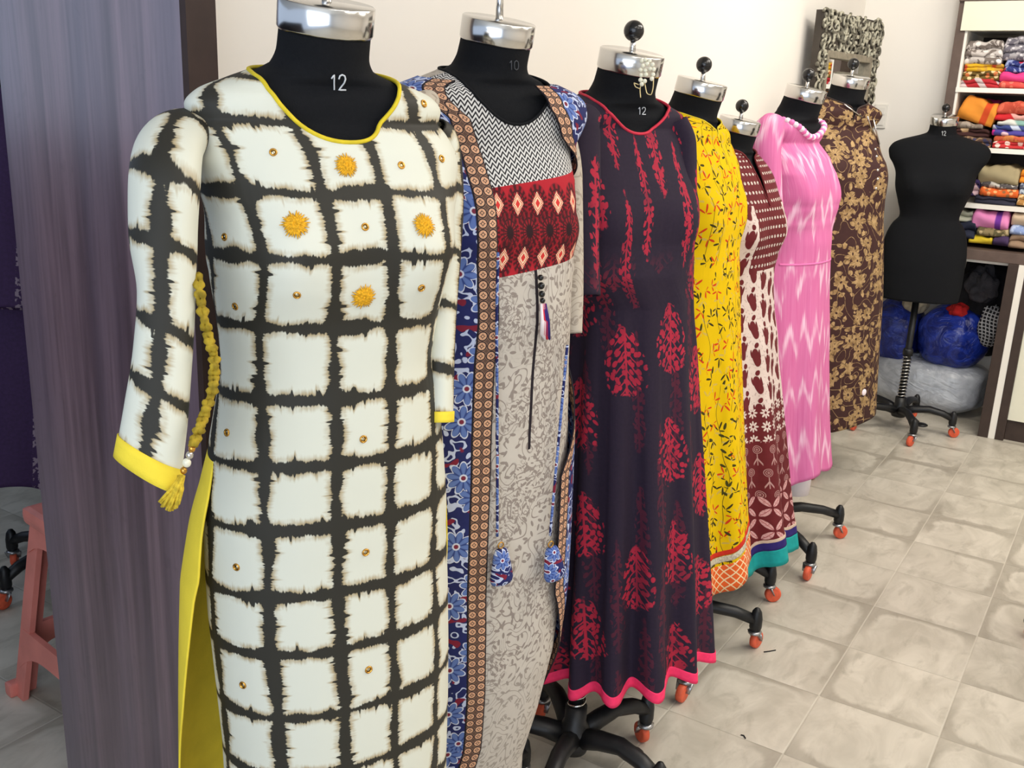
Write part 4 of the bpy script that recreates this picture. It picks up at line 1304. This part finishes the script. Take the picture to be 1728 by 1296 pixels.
# ------------------------------------------------------------------ 7  brown and gold kurta
T7 = [(215, None, 1472), (240, None, 1484), (270, None, 1495), (295, None, 1499), (320, None, 1496), (345, None, 1493), (400, None, 1492), (500, None, 1490), (600, None, 1483), (700, None, 1477)]
a7 = prof(A_T, [(-.40, .145), (-.5, .15), (-.7, .165), (-1.2, .165)], -.32)
f7 = prof(F_T, [(-.40, .11), (-.5, .115), (-.7, .125), (-1.2, .13)], -.32)
b7 = prof(B_T, [(-.40, .085), (-.5, .10), (-.7, .125), (-1.2, .13)], -.32)
D7 = Drape(B7, a7, f7, b7, .008, .026, T7, folds=[(4, .02, .6, .3, 1), (7, .012, 1.4, -.5, 1)], fz0=.92, fz1=.25)
dress_form(B7, 'black dress form wearing the brown and gold vine kurta before the mirror', 40, .13, dr=D7, lean=(-.06, .03))
k7 = thing('kurta', 'dark brown kurta with gold vine print and beaded placket', 'dress', tuple(B7.base), B7.th, 'kurtas and dresses shown on dress forms')
N7 = neck_yz(B7, [(0, -.110), (.006, -.085), (.02, -.066), (.04, -.057), (.058, -.050)], -.044)
def hem7(ph): return .23+.03*np.sin(ph)
g7 = drape_mesh(D7, N7, hem7, nu=180, nv=140)
kb7 = grid_object('kurta_body', g7, B7, MATS['brown_vines'], k7)
top_piping('collar_edge', g7, B7, .0026, 'dark_edge', k7)
bv7 = bvh_of(kb7)
for pts in (((1473, 201), (1477, 218), (1483, 244)), ((1463, 196), (1468, 212), (1473, 226)), ((1424, 176), (1440, 188), (1454, 197))):
    P = [hit(bv7, *q) for q in pts]; P = [B7.local(h+n*.002) for h, n in P if h is not None]
    if len(P) > 1: MB().tube(P, .0026, 6).build('placket_trim', MATS['silver_metal'], k7)
for (px, py) in ((1477, 252), (1479, 264), (1481, 287), (1481, 302), (1478, 318)):
    surf_disc(bv7, B7, px, py, .0055, [(0, .8), (.6, .7), (1.0, .2), (1.0, -.2)], 'silver_metal', k7, 'button', 12)
surf_disc(bv7, B7, 1458, 662, .012, [(0, .25), (.8, .25), (1.0, .1), (1.0, -.2)], 'white_bead', k7, 'round_tag', 16)

# ------------------------------------------------------------------ carved mirror on the wall
def carved(g):
    x, y, z = g.obj()
    n = (g.noise(y*26, z*20, x*10, detail=1)*22).sin()
    return g.mix(n.sm(-.5, .5), C(104, 100, 88), C(172, 168, 150))
mat('carved_wood', carved, rough=.7)
mat('carved_side', vary(C(64, 58, 52), .2, 14), rough=.7)
mat('mirror_glass', C(235, 238, 238), rough=.015, metal=1.0)
pTL, pTR = onx(1393, 10, -1.115), onx(1492, 43, -1.035)
zT = (pTL[2]+pTR[2])/2; zB = zT-1.15
th = .032
rzm = math.atan2(-(pTR[0]-pTL[0]), pTR[1]-pTL[1])
nrm = np.array([math.cos(rzm), math.sin(rzm), 0])
mid = (pTL+pTR)/2-nrm*th
hw = float(np.linalg.norm((pTR-pTL)[:2]))/2; H_ = 1.15
t = thing('carved_mirror', 'tall mirror in a deep carved grey-brown wooden frame on the left wall', 'mirror', (mid[0], mid[1], zB), rzm)
bl, br, bt = .068, .082, .138
fr = MB()
fr.box((0, -hw, 0), (th-.006, -hw+bl, H_)).box((0, hw-br, 0), (th-.006, hw, H_)).box((0, -hw+bl, H_-bt), (th-.006, hw-br, H_)).box((0, -hw+bl, 0), (th-.006, hw-br, bt))
fr.box((-.06, -.03, .3), (0, .03, H_-.3))
fr.build('frame', MATS['carved_side'], t)
rnd = random.Random(11)
cv = MB()
def curl(yc, zc, r, a0, d):
    pts = []
    for i in range(16):
        q = i/15; a = a0+d*q*5.2; rr = r*(1-.75*q)
        pts.append((th-.005+.006*math.sin(q*3), yc+rr*math.cos(a), zc+rr*math.sin(a)))
    cv.tube(pts, [.0058*(1-.4*i/15) for i in range(16)], 6)
for (y0, y1, za, zb) in ((-hw, -hw+bl, 0, H_), (hw-br, hw, 0, H_), (-hw+bl, hw-br, H_-bt, H_), (-hw+bl, hw-br, 0, bt)):
    ny = max(2, int((y1-y0)/.034)); nz = max(2, int((zb-za)/.034))
    for i in range(ny):
        for j in range(nz):
            yc = y0+(i+.5)*(y1-y0)/ny+rnd.uniform(-.006, .006); zc_ = za+(j+.5)*(zb-za)/nz+rnd.uniform(-.006, .006)
            curl(yc, zc_, .025, rnd.uniform(0, 6.28), rnd.choice((-1, 1)))
            cv.ball((th-.005, yc+rnd.uniform(-.02, .02), zc_+rnd.uniform(-.02, .02)), .009, 8)
cv.build('carving', MATS['carved_wood'], t)
mo = MB()
for (y0, y1, za, zb) in ((-hw+bl-.006, -hw+bl+.012, bt, H_-bt), (hw-br-.012, hw-br+.006, bt, H_-bt), (-hw+bl, hw-br, H_-bt-.022, H_-bt+.004), (-hw+bl, hw-br, bt-.004, bt+.03)):
    mo.box((.008, y0, za), (th+.004, y1, zb), .003)
mo.build('inner_moulding', mat('moulding_grey', vary(C(136, 128, 112), .15, 60), rough=.7), t)
MB().box((.006, -hw+bl, bt), (.012, hw-br, H_-bt)).build('glass', MATS['mirror_glass'], t)

# ------------------------------------------------------------------ shelving unit
UY = 4.50
UX0, UX1 = -.797, .75
DEPTH = .42
t = thing('shelving_unit', 'white shelving unit with brown posts and counter along the back wall', 'shelves', (0, UY, 0))
def ub(name, lo, hi, m, bev=.002, par=None, lab=None):
    o = MB().box((lo[0], lo[1], lo[2]), (hi[0], hi[1], hi[2]), bev).build(name, MATS[m], par or t)
    if lab: o['label'] = lab
    return o
ub('side_post', (UX0, 0, .783), (UX0+.036, DEPTH, 2.2), 'shelf_brown')
ub('side_lining', (UX0+.036, .004, .783), (UX0+.046, DEPTH, 1.64), 'white_laminate')
ub('fascia', (UX0+.02, -.012, 1.637), (UX1, .02, 1.747), 'cream_laminate', lab='cream fascia over the top shelf')
ub('top_band', (UX0, -.014, 1.747), (UX1, .03, 1.80), 'shelf_brown')
ub('top_board', (UX0+.036, .02, 1.64), (UX1, DEPTH, 1.66), 'white_laminate')
for z in (1.412, 1.180, .956):
    ub('shelf_board', (UX0+.036, -.004, z-.010), (UX1, DEPTH, z+.009), 'white_laminate', .001)
ub('back_board', (UX0, DEPTH, .70), (UX1, DEPTH+.012, 2.2), 'shelf_back')
ub('counter', (UX0, -.03, .740), (UX1, DEPTH, .783), 'shelf_brown', .003, lab='brown wooden counter band')
ub('under_strip', (UX0+.04, -.004, .727), (-.452, .016, .7395), 'white_laminate', .001)
ub('counter_leg', (-.452, -.036, 0), (-.412, .30, .7395), 'shelf_dark', .002)
ub('leg_inlay', (-.412, -.034, 0), (-.386, .30, .7395), 'white_laminate', .001)
ub('counter_leg', (-.386, -.036, 0), (-.352, .30, .7395), 'shelf_dark', .002)
dr_ = ub('drawer_front', (-.352, -.020, .09), (.3, 0, .735), 'cream_laminate', .002, lab='cream cupboard front')
ub('kick_board', (-.352, -.008, 0), (.3, .02, .088), 'shelf_dark', .001)

# cloth on the shelves
def print_mat(name, kind, c1, c2, c3=None, s=1.0):
    c1, c2 = C(*c1), C(*c2); c3 = C(*c3) if c3 else c2
    def f(g):
        x, y, z = g.obj()
        base = g.mix(g.noise(x*30, y*30, z*30, detail=2), tuple(q*.86 for q in c1[:3])+(1,), c1)
        if kind == 'plain': return base
        if kind == 'stripe':
            w = ((x+z*.8)*s*60).sin()
            return g.mix(w.sm(.3, .6), base, c2)
        if kind == 'band':
            w = (x*s*18).sin(); return g.mix(w.sm(.75, .9), base, c2)
        d, px, py, r1, r2, r3 = g.vor(x*s*38, z*s*38+y*20)
        r = (px*px+py*py).sqrt()
        if kind == 'dots': return g.mix(r.sm(.34, .26), base, g.mix(r2.gt(.5), c2, c3))
        n = g.noise(x*s*45, y*20, z*s*45, detail=2, dist=1.2)
        c = g.mix(n.sm(.46, .54), base, c2)
        return g.mix(r.sm(.3, .2)*r3.gt(.5), c, c3)
    return mat(name, f, rough=.85)
def folded_cloth(label, rect, m, layers=2, yfront=UY+.015, depth=.26, sag=.004, rise=0.0, seed=0, group='folded cloth on the shelves', rot=0.0, name='folded_cloth'):
    x0, y0, x1, y1 = rect
    a = ony((x0+x1)/2, y1, yfront); b = ony((x0+x1)/2, y0, yfront)
    L = ony(x0, (y0+y1)/2, yfront)[0]; R = ony(x1, (y0+y1)/2, yfront)[0]
    zb, zt = a[2], b[2]; h = zt-zb; w = R-L
    rng = random.Random(seed); ph = [rng.uniform(0, 6.28) for _ in range(6)]
    sec = []
    r = h/layers/2
    for l in range(layers):
        for i in range(9):
            an = -math.pi/2+math.pi*i/8
            sec.append((-math.cos(an)*min(r, .022)*1.25, (2*l+1)*r+math.sin(an)*r*.98))
    sec += [(depth, h*.98), (depth, .0)]
    N = 26; n = len(sec); vs = []; fs = []
    for k in range(N+1):
        q = k/N; x = -w/2+w*q
        e = 1-max(0, abs(q-.5)*2-.88)/.12*.35
        for (yy, zz) in sec:
            top = zz/h
            zz2 = zz*(1-(1-e)*.6)+ (top*sag*math.sin(x*55+ph[0])+top*sag*.7*math.sin(x*120+ph[1]))+rise*x*top
            yy2 = yy+.006*math.sin(x*30+ph[2]+zz*80)+(.012*(1-e) if yy < .01 else 0)
            vs.append((x, yy2, max(0.0, zz2)))
    for k in range(N):
        for i in range(n):
            j = (i+1) % n
            fs.append((k*n+i, k*n+j, (k+1)*n+j, (k+1)*n+i))
    fs.append(tuple(range(n))); fs.append(tuple(N*n+i for i in range(n-1, -1, -1)))
    o = MB().add(vs, fs).build(name, m)
    o.location = ((L+R)/2, yfront+.02, zb); o.rotation_euler = (0, rot, 0)
    return tag(o, label, 'cloth', group)
CLOTH = [
    # label, rect, kind, colours, layers
    ('large white cloth with grey spots on the top shelf, left end', (1629, 68, 1692, 109), 'floral', (208, 200, 194), (120, 110, 104), (236, 230, 224), 3, .7),
    ('mustard yellow cloth with orange flower under the spotted white cloth', (1627, 105, 1693, 121), 'floral', (222, 176, 40), (196, 150, 60), (206, 84, 50), 2, .6),
    ('olive cloth with cream dots on the top shelf', (1623, 119, 1688, 136), 'dots', (112, 90, 44), (222, 200, 150), (214, 130, 80), 2, 1.0),
    ('red cloth with white patterned edge lying on the top shelf board', (1619, 133, 1686, 148), 'stripe', (186, 46, 54), (206, 190, 190), None, 2, 1.4),
    ('grey white finely printed cloth at the right of the top shelf', (1694, 62, 1740, 102), 'floral', (176, 172, 176), (110, 106, 116), (210, 206, 210), 3, 1.3),
    ('navy cloth with red and white print on the top shelf', (1695, 101, 1744, 123), 'floral', (46, 56, 120), (150, 160, 200), (196, 50, 80), 2, .8),
    ('hot pink plain cloth on the top shelf', (1687, 121, 1742, 139), 'plain', (238, 68, 140), (238, 68, 140), None, 1, 1.0),
    ('coral red cloth under the hot pink cloth', (1685, 137, 1742, 149), 'dots', (222, 84, 76), (236, 130, 110), None, 1, 1.0),
    ('rust red rolled cloth on the second shelf', (1683, 172, 1742, 193), 'floral', (200, 82, 62), (214, 104, 80), None, 1, .8),
    ('bright red cloth with white print on the second shelf', (1678, 192, 1742, 204), 'stripe', (206, 40, 48), (226, 170, 160), None, 1, .8),
    ('grey white narrow cloth beneath the orange striped cloth', (1614, 206, 1658, 217), 'floral', (176, 162, 148), (130, 116, 104), None, 1, 1.0),
    ('dark brown cloth with a cream star under the orange cloth', (1612, 216, 1668, 231), 'dots', (66, 38, 36), (200, 168, 128), (66, 38, 36), 2, .5),
    ('patterned dark cloth lowest of the left stack on the second shelf', (1612, 230, 1671, 250), 'floral', (92, 70, 60), (150, 120, 90), (60, 60, 90), 2, 1.0),
    ('white and teal cloth on the second shelf right stack', (1682, 203, 1742, 213), 'stripe', (220, 222, 214), (130, 170, 160), None, 1, .5),
    ('navy diagonal striped cloth on the second shelf', (1674, 211, 1742, 221), 'stripe', (60, 72, 130), (190, 200, 220), None, 1, 1.2),
    ('blue cloth with big magenta dots on the second shelf', (1673, 219, 1742, 230), 'dots', (80, 70, 150), (214, 50, 150), (230, 190, 200), 1, .55),
    ('orange printed cloth near the bottom of the second shelf', (1676, 229, 1742, 240), 'floral', (222, 140, 78), (200, 90, 60), None, 1, 1.0),
    ('red cloth with white dots lying on the second shelf board', (1674, 238, 1742, 251), 'dots', (196, 52, 56), (236, 210, 200), None, 2, .8),
    ('khaki rolled cloth on the third shelf', (1651, 280, 1720, 312), 'plain', (164, 150, 116), (164, 150, 116), None, 1, 1.0),
    ('white black printed cloth under the khaki roll', (1654, 308, 1717, 319), 'floral', (206, 200, 190), (90, 84, 84), None, 1, 1.0),
    ('orange cloth with speckles on the third shelf', (1653, 317, 1718, 333), 'dots', (226, 104, 44), (240, 170, 110), (150, 100, 60), 1, 1.2),
    ('dark navy cloth lying on the third shelf board', (1644, 330, 1714, 346), 'plain', (50, 50, 66), (50, 50, 66), None, 2, 1.0),
    ('small stack piece with navy and pink folded edges on the third shelf', (1634, 303, 1652, 331), 'stripe', (60, 46, 92), (224, 190, 196), None, 3, 1.0),
    ('orange and purple cloth at the right of the third shelf', (1721, 286, 1752, 310), 'band', (230, 140, 40), (70, 50, 90), None, 2, 2.0),
    ('pale blue printed cloth at the right of the third shelf', (1719, 310, 1752, 330), 'floral', (186, 196, 206), (90, 100, 130), None, 2, 1.0),
    ('gold brown cloth at the right lying on the third shelf board', (1716, 329, 1752, 348), 'floral', (176, 128, 70), (222, 190, 140), None, 2, 1.0),
    ('pink rolled cloth with two purple patches on the counter', (1640, 356, 1703, 388), 'band', (228, 138, 190), (110, 50, 150), None, 1, 2.9),
    ('pale cloth with green and yellow edge at the counter left end', (1616, 355, 1641, 375), 'band', (196, 196, 176), (226, 184, 80), None, 2, 1.6),
    ('dark navy cloth at the counter left end', (1616, 374, 1646, 404), 'plain', (40, 44, 62), (40, 44, 62), None, 2, 1.0),
    ('olive floral cloth under the pink roll', (1648, 384, 1702, 400), 'floral', (140, 124, 88), (92, 84, 56), (190, 170, 130), 1, 1.0),
    ('bright yellow folded cloth lying on the counter', (1634, 398, 1674, 412), 'plain', (226, 196, 52), (226, 196, 52), None, 1, 1.0),
    ('dark purple cloth beside the yellow cloth on the counter', (1675, 399, 1702, 416), 'plain', (70, 52, 88), (70, 52, 88), None, 1, 1.0),
    ('cream rolled cloth at the right of the counter', (1707, 358, 1752, 383), 'plain', (216, 192, 164), (216, 192, 164), None, 1, 1.0),
    ('light blue cloth under the cream roll', (1704, 381, 1752, 398), 'floral', (140, 160, 206), (180, 196, 226), None, 1, 1.0),
    ('taupe cloth lying at the right of the counter', (1702, 396, 1752, 421), 'plain', (156, 130, 106), (156, 130, 106), None, 2, 1.0),
]
for i, (lab, rect, kind, c1, c2, c3, ly, s) in enumerate(CLOTH):
    mt = print_mat('cloth_%s_%d' % (kind, i), kind, c1, c2, c3, s)
    folded_cloth(lab, rect, mt, ly, seed=i)
folded_cloth('large orange cloth with red stripes leaning on the second shelf', (1614, 166, 1676, 207), print_mat('cloth_leaning', 'band', (230, 146, 52), (204, 74, 34), None, 2.6), 1, seed=50, rot=.26)
folded_cloth('magenta cloth showing behind the orange striped cloth', (1650, 168, 1684, 206), print_mat('cloth_magenta', 'plain', (206, 44, 110), (206, 44, 110)), 1, yfront=UY+.20, depth=.15, seed=51)

# ------------------------------------------------------------------ sacks and heap under the counter
def wrinkly(c1, c2):
    def f(g):
        x, y, z = g.obj(); n = g.noise(x, y, z, scale=14, detail=4, dist=1.5)
        return g.mix(n.sm(.35, .7), c1, c2)
    return f
def wr_bump(g):
    x, y, z = g.obj(); return g.noise(x, y, z, scale=15, detail=4, dist=2.0), .55, .02
def wr_bump2(g):
    x, y, z = g.obj(); return g.noise(x*.6+z*.5, y, z, scale=12, detail=3, dist=2.0), .55, .02
mat('blue_plastic', wrinkly(C(16, 30, 104), C(34, 58, 160)), rough=.3, spec=.5, bump=wr_bump)
mat('clear_plastic', wrinkly(C(164, 168, 176), C(190, 194, 200)), rough=.3, spec=.5, bump=wr_bump2)
mat('black_cloth', vary(C(26, 25, 28), .3, 30), rough=.9, bump=wr_bump)
mat('grey_cloth', vary(C(70, 68, 72), .2, 30), rough=.9, bump=wr_bump)
mat('red_cloth', vary(C(176, 30, 30), .2, 30), rough=.9, bump=wr_bump)
mat('beige_cloth', vary(C(166, 156, 136), .2, 30), rough=.9, bump=wr_bump)
def plaid(g):
    x, y, z = g.obj()
    a = (x*420+(z*40).sin()*2).sin().gt(.55).max((z*420+(x*50).sin()*2).sin().gt(.55))
    return g.mix(a, C(24, 24, 28), C(170, 170, 172))
mat('plaid_cloth', plaid, rough=.9, bump=wr_bump)
def lump(name, label, cat, rect, y, depth, m, seed, amp=.06, sqz=2.6, group=None, zmin=0.0):
    x0, y0, x1, y1 = rect
    L = ony(x0, (y0+y1)/2, y)[0]; R = ony(x1, (y0+y1)/2, y)[0]
    zb = ony((x0+x1)/2, y1, y)[2]; zt = ony((x0+x1)/2, y0, y)[2]; zb = max(zb, zmin)
    rng = random.Random(seed); ph = [rng.uniform(0, 6.28) for _ in range(12)]
    n = 56; vs = []; fs = []
    for i in range(n//2+1):
        la = -math.pi/2+math.pi*i/(n//2)
        for j in range(n):
            lo = 2*math.pi*j/n
            def se(v): return math.copysign(abs(v)**(2/sqz), v)
            d = (se(math.cos(la))*se(math.cos(lo)), se(math.cos(la))*se(math.sin(lo)), se(math.sin(la)))
            w = 1+amp*(math.sin(3*lo+ph[0]+2*la)+.7*math.sin(5*lo+ph[1]-3*la)+.6*math.sin(7*la+ph[2]+lo)+.4*math.sin(11*lo+ph[3]))
            w2 = 1 if d[2] < -.5 else w
            vs.append(((R-L)/2*d[0]*w, depth/2*d[1]*w, max((zt-zb)/2*d[2]*w2, -(zt-zb)/2)))
    for i in range(n//2):
        for j in range(n):
            k = (j+1) % n; fs.append((i*n+j, i*n+k, (i+1)*n+k, (i+1)*n+j))
    o = MB().add(vs, fs).build(name, MATS[m]); o.location = ((L+R)/2, y, (zb+zt)/2)
    return tag(o, label, cat, group)
lump('plastic_sack', 'large clear plastic sack of white goods on the floor under the counter', 'bag', (1462, 597, 1668, 712), 4.80, .36, 'clear_plastic', 1, .025, 3.2)
lump('plastic_sack', 'blue plastic sack at the left on top of the clear sack', 'bag', (1470, 502, 1556, 612), 4.80, .30, 'blue_plastic', 2, .04, 2.6, 'blue sacks on the clear sack')
lump('plastic_sack', 'larger blue plastic sack behind the bare form on the clear sack', 'bag', (1550, 516, 1672, 618), 4.80, .34, 'blue_plastic', 3, .03, 2.7, 'blue sacks on the clear sack')
lump('cloth_heap', 'dark bundled clothes piled under the counter', 'clothes', (1612, 440, 1712, 600), 4.86, .22, 'black_cloth', 4, .10, 3.2)
lump('cloth_bundle', 'dark grey garment bundled on the dark pile', 'clothes', (1632, 455, 1686, 512), 4.76, .10, 'grey_cloth', 5, .17, 2.0)
lump('cloth_bundle', 'bright red crumpled cloth on the larger blue sack', 'clothes', (1598, 512, 1637, 540), 4.74, .12, 'red_cloth', 6, .08, 2.2)
lump('cloth_bundle', 'black and white plaid cloth beside the larger blue sack', 'clothes', (1650, 518, 1692, 586), 4.70, .10, 'plaid_cloth', 7, .08, 2.3)
lump('cloth_bundle', 'beige cloth between the two blue sacks', 'clothes', (1520, 492, 1566, 530), 4.76, .10, 'beige_cloth', 8, .08, 2.2)

# ------------------------------------------------------------------ left side: stool and purple outfit beyond the panel
def stool():
    t = thing('plastic_stool', 'salmon pink plastic stool behind the wooden partition panel', 'stool', (-1.70, 1.19, 0), math.radians(-8))
    h = .445; b = .185; a = .135
    MB().box((-a-.012, -a-.012, h-.035), (a+.012, a+.012, h), .014).build('seat', MATS['pink_plastic'], t)
    for sx in (-1, 1):
        for sy in (-1, 1):
            mb = MB(); w = .042
            lo = np.array([sx*b, sy*b, .0]); hi = np.array([sx*a, sy*a, h-.03])
            vs = []
            for q, p in ((0, lo), (1, hi)):
                for (dx, dy) in ((0, 0), (-sx*w, 0), (-sx*w, -sy*.012), (-sx*.012, -sy*.012), (-sx*.012, -sy*w), (0, -sy*w)):
                    vs.append((p[0]+dx, p[1]+dy, p[2]))
            n = 6
            fs = [(i, (i+1) % n, n+(i+1) % n, n+i) for i in range(n)]+[tuple(range(n-1, -1, -1)), tuple(range(n, 2*n))]
            mb.add(vs, fs, False)
            mb.box((sx*b-.014, sy*b-.014, 0), (sx*b+.014, sy*b+.014, .03), .006)
            mb.build('leg', MATS['pink_plastic'], t)
    for k in range(4):
        M4 = Matrix.Rotation(k*math.pi/2, 4, 'Z')
        mb = MB()
        # arched lower rail and upper apron on each side
        for (z0, z1, arch, nm_) in ((.07, .165, .05, 'lower_rail'), (h-.10, h-.03, .03, 'apron')):
            mb = MB()
            f = lambda z: b+(a-b)*z/h
            N = 12
            top = []; bot = []
            for i in range(N+1):
                q = -1+2*i/N
                zb_ = z0+arch*(1-q**4); top.append((q, z1)); bot.append((q, zb_))
            vs = []; 
            for dd in (0, .012):
                for (q, z) in top+bot[::-1]:
                    vs.append((q*(f(z)-.012), -(f(z)-dd), z))
            n = 2*(N+1)
            fs = [(i, i+1, n-2-i, n-1-i) for i in range(N)]+[(n+n-1-i, n+n-2-i, n+i+1, n+i) for i in range(N)]
            fs += [(i, n+i, n+(i+1) % n, (i+1) % n) for i in range(n)]
            mb.add(vs, fs, False)
            mb.xform(M4); mb.build(nm_, MATS['pink_plastic'], t)
    return t
stool()
def purple(g):
    u, v = g.uv()
    c = g.mix(g.noise(u*140, v*140, detail=2), C(40, 24, 52), C(62, 38, 78))
    w = (u/.11).fract()
    lace = (w-.5).abs().lt(.10)*g.noise(u*90, v*90, 3.0, detail=2).sm(.48, .56)
    return g.mix(lace, c, C(128, 112, 124))
mat('purple_lace', purple, rough=.8, bump=cloth_bump(.4, .006, 20, 4))
BP = Body(-2.28, 1.44, 1.35, 1.0, -60)
kp = thing('long_dress', 'dark purple lace-trimmed outfit at the far left beyond the partition panel', 'dress', tuple(BP.base), BP.th, 'kurtas and dresses shown on dress forms')
ap = prof(A_T, [(-.40, .15), (-.5, .18), (-.7, .22), (-1.0, .28)], -.32)
fp_ = prof(F_T, [(-.40, .12), (-.5, .15), (-.7, .20), (-1.0, .26)], -.32)
DP = Drape(BP, ap, fp_, fp_, .01, .024, (), folds=[(7, .06, .3, .4, .8), (12, .03, 1, -.5, .8)], fz0=1.0, fz1=.3)
dress_form(BP, 'black dress form wearing the purple lace outfit beyond the partition panel', 55, .2, dr=DP)
gp = drape_mesh(DP, neck_yz(BP, [(0, -.10), (.05, -.085), (.08, -.06)], -.05), hem_waves(.36, .01, 7), nu=200, nv=120)
grid_object('dress_body', gp, BP, MATS['purple_lace'], kp)
sleeve('sleeve', BP, [(15, 170, 40, 2.3), (20, 240, 50, 2.25), (10, 380, 50, 2.2), (5, 520, 48, 2.2)], 'purple_lace', kp, seed=31)

# bare stand at the right edge of the view: only one wheel shows
q = onz(1733, 1077, 0)
BR = Body(q[0]+.20, q[1]+.09, 1.30, 1.0, 200)
dress_form(BR, 'black dress form whose red wheel shows at the right edge of the photo', math.degrees(math.atan2(-.09, -.20)), .219)

# thread scraps lying on the tiles
for lab, pts in (('thin dark thread scrap on the floor beside the caster under the yellow kurta', ((1289, 1100), (1298, 1099), (1309, 1097))),
                 ('tiny curled dark scrap on the floor in front of the plum dress', ((1250, 1240), (1255, 1241), (1258, 1246)))):
    P = [onz(x, y, .0016) for x, y in pts]
    o = MB().tube([p-P[0] for p in P], .0014, 6).build('thread_scrap', MATS['black_cloth']); o.location = P[0]
    tag(o, lab, 'scrap', 'scraps on the floor')
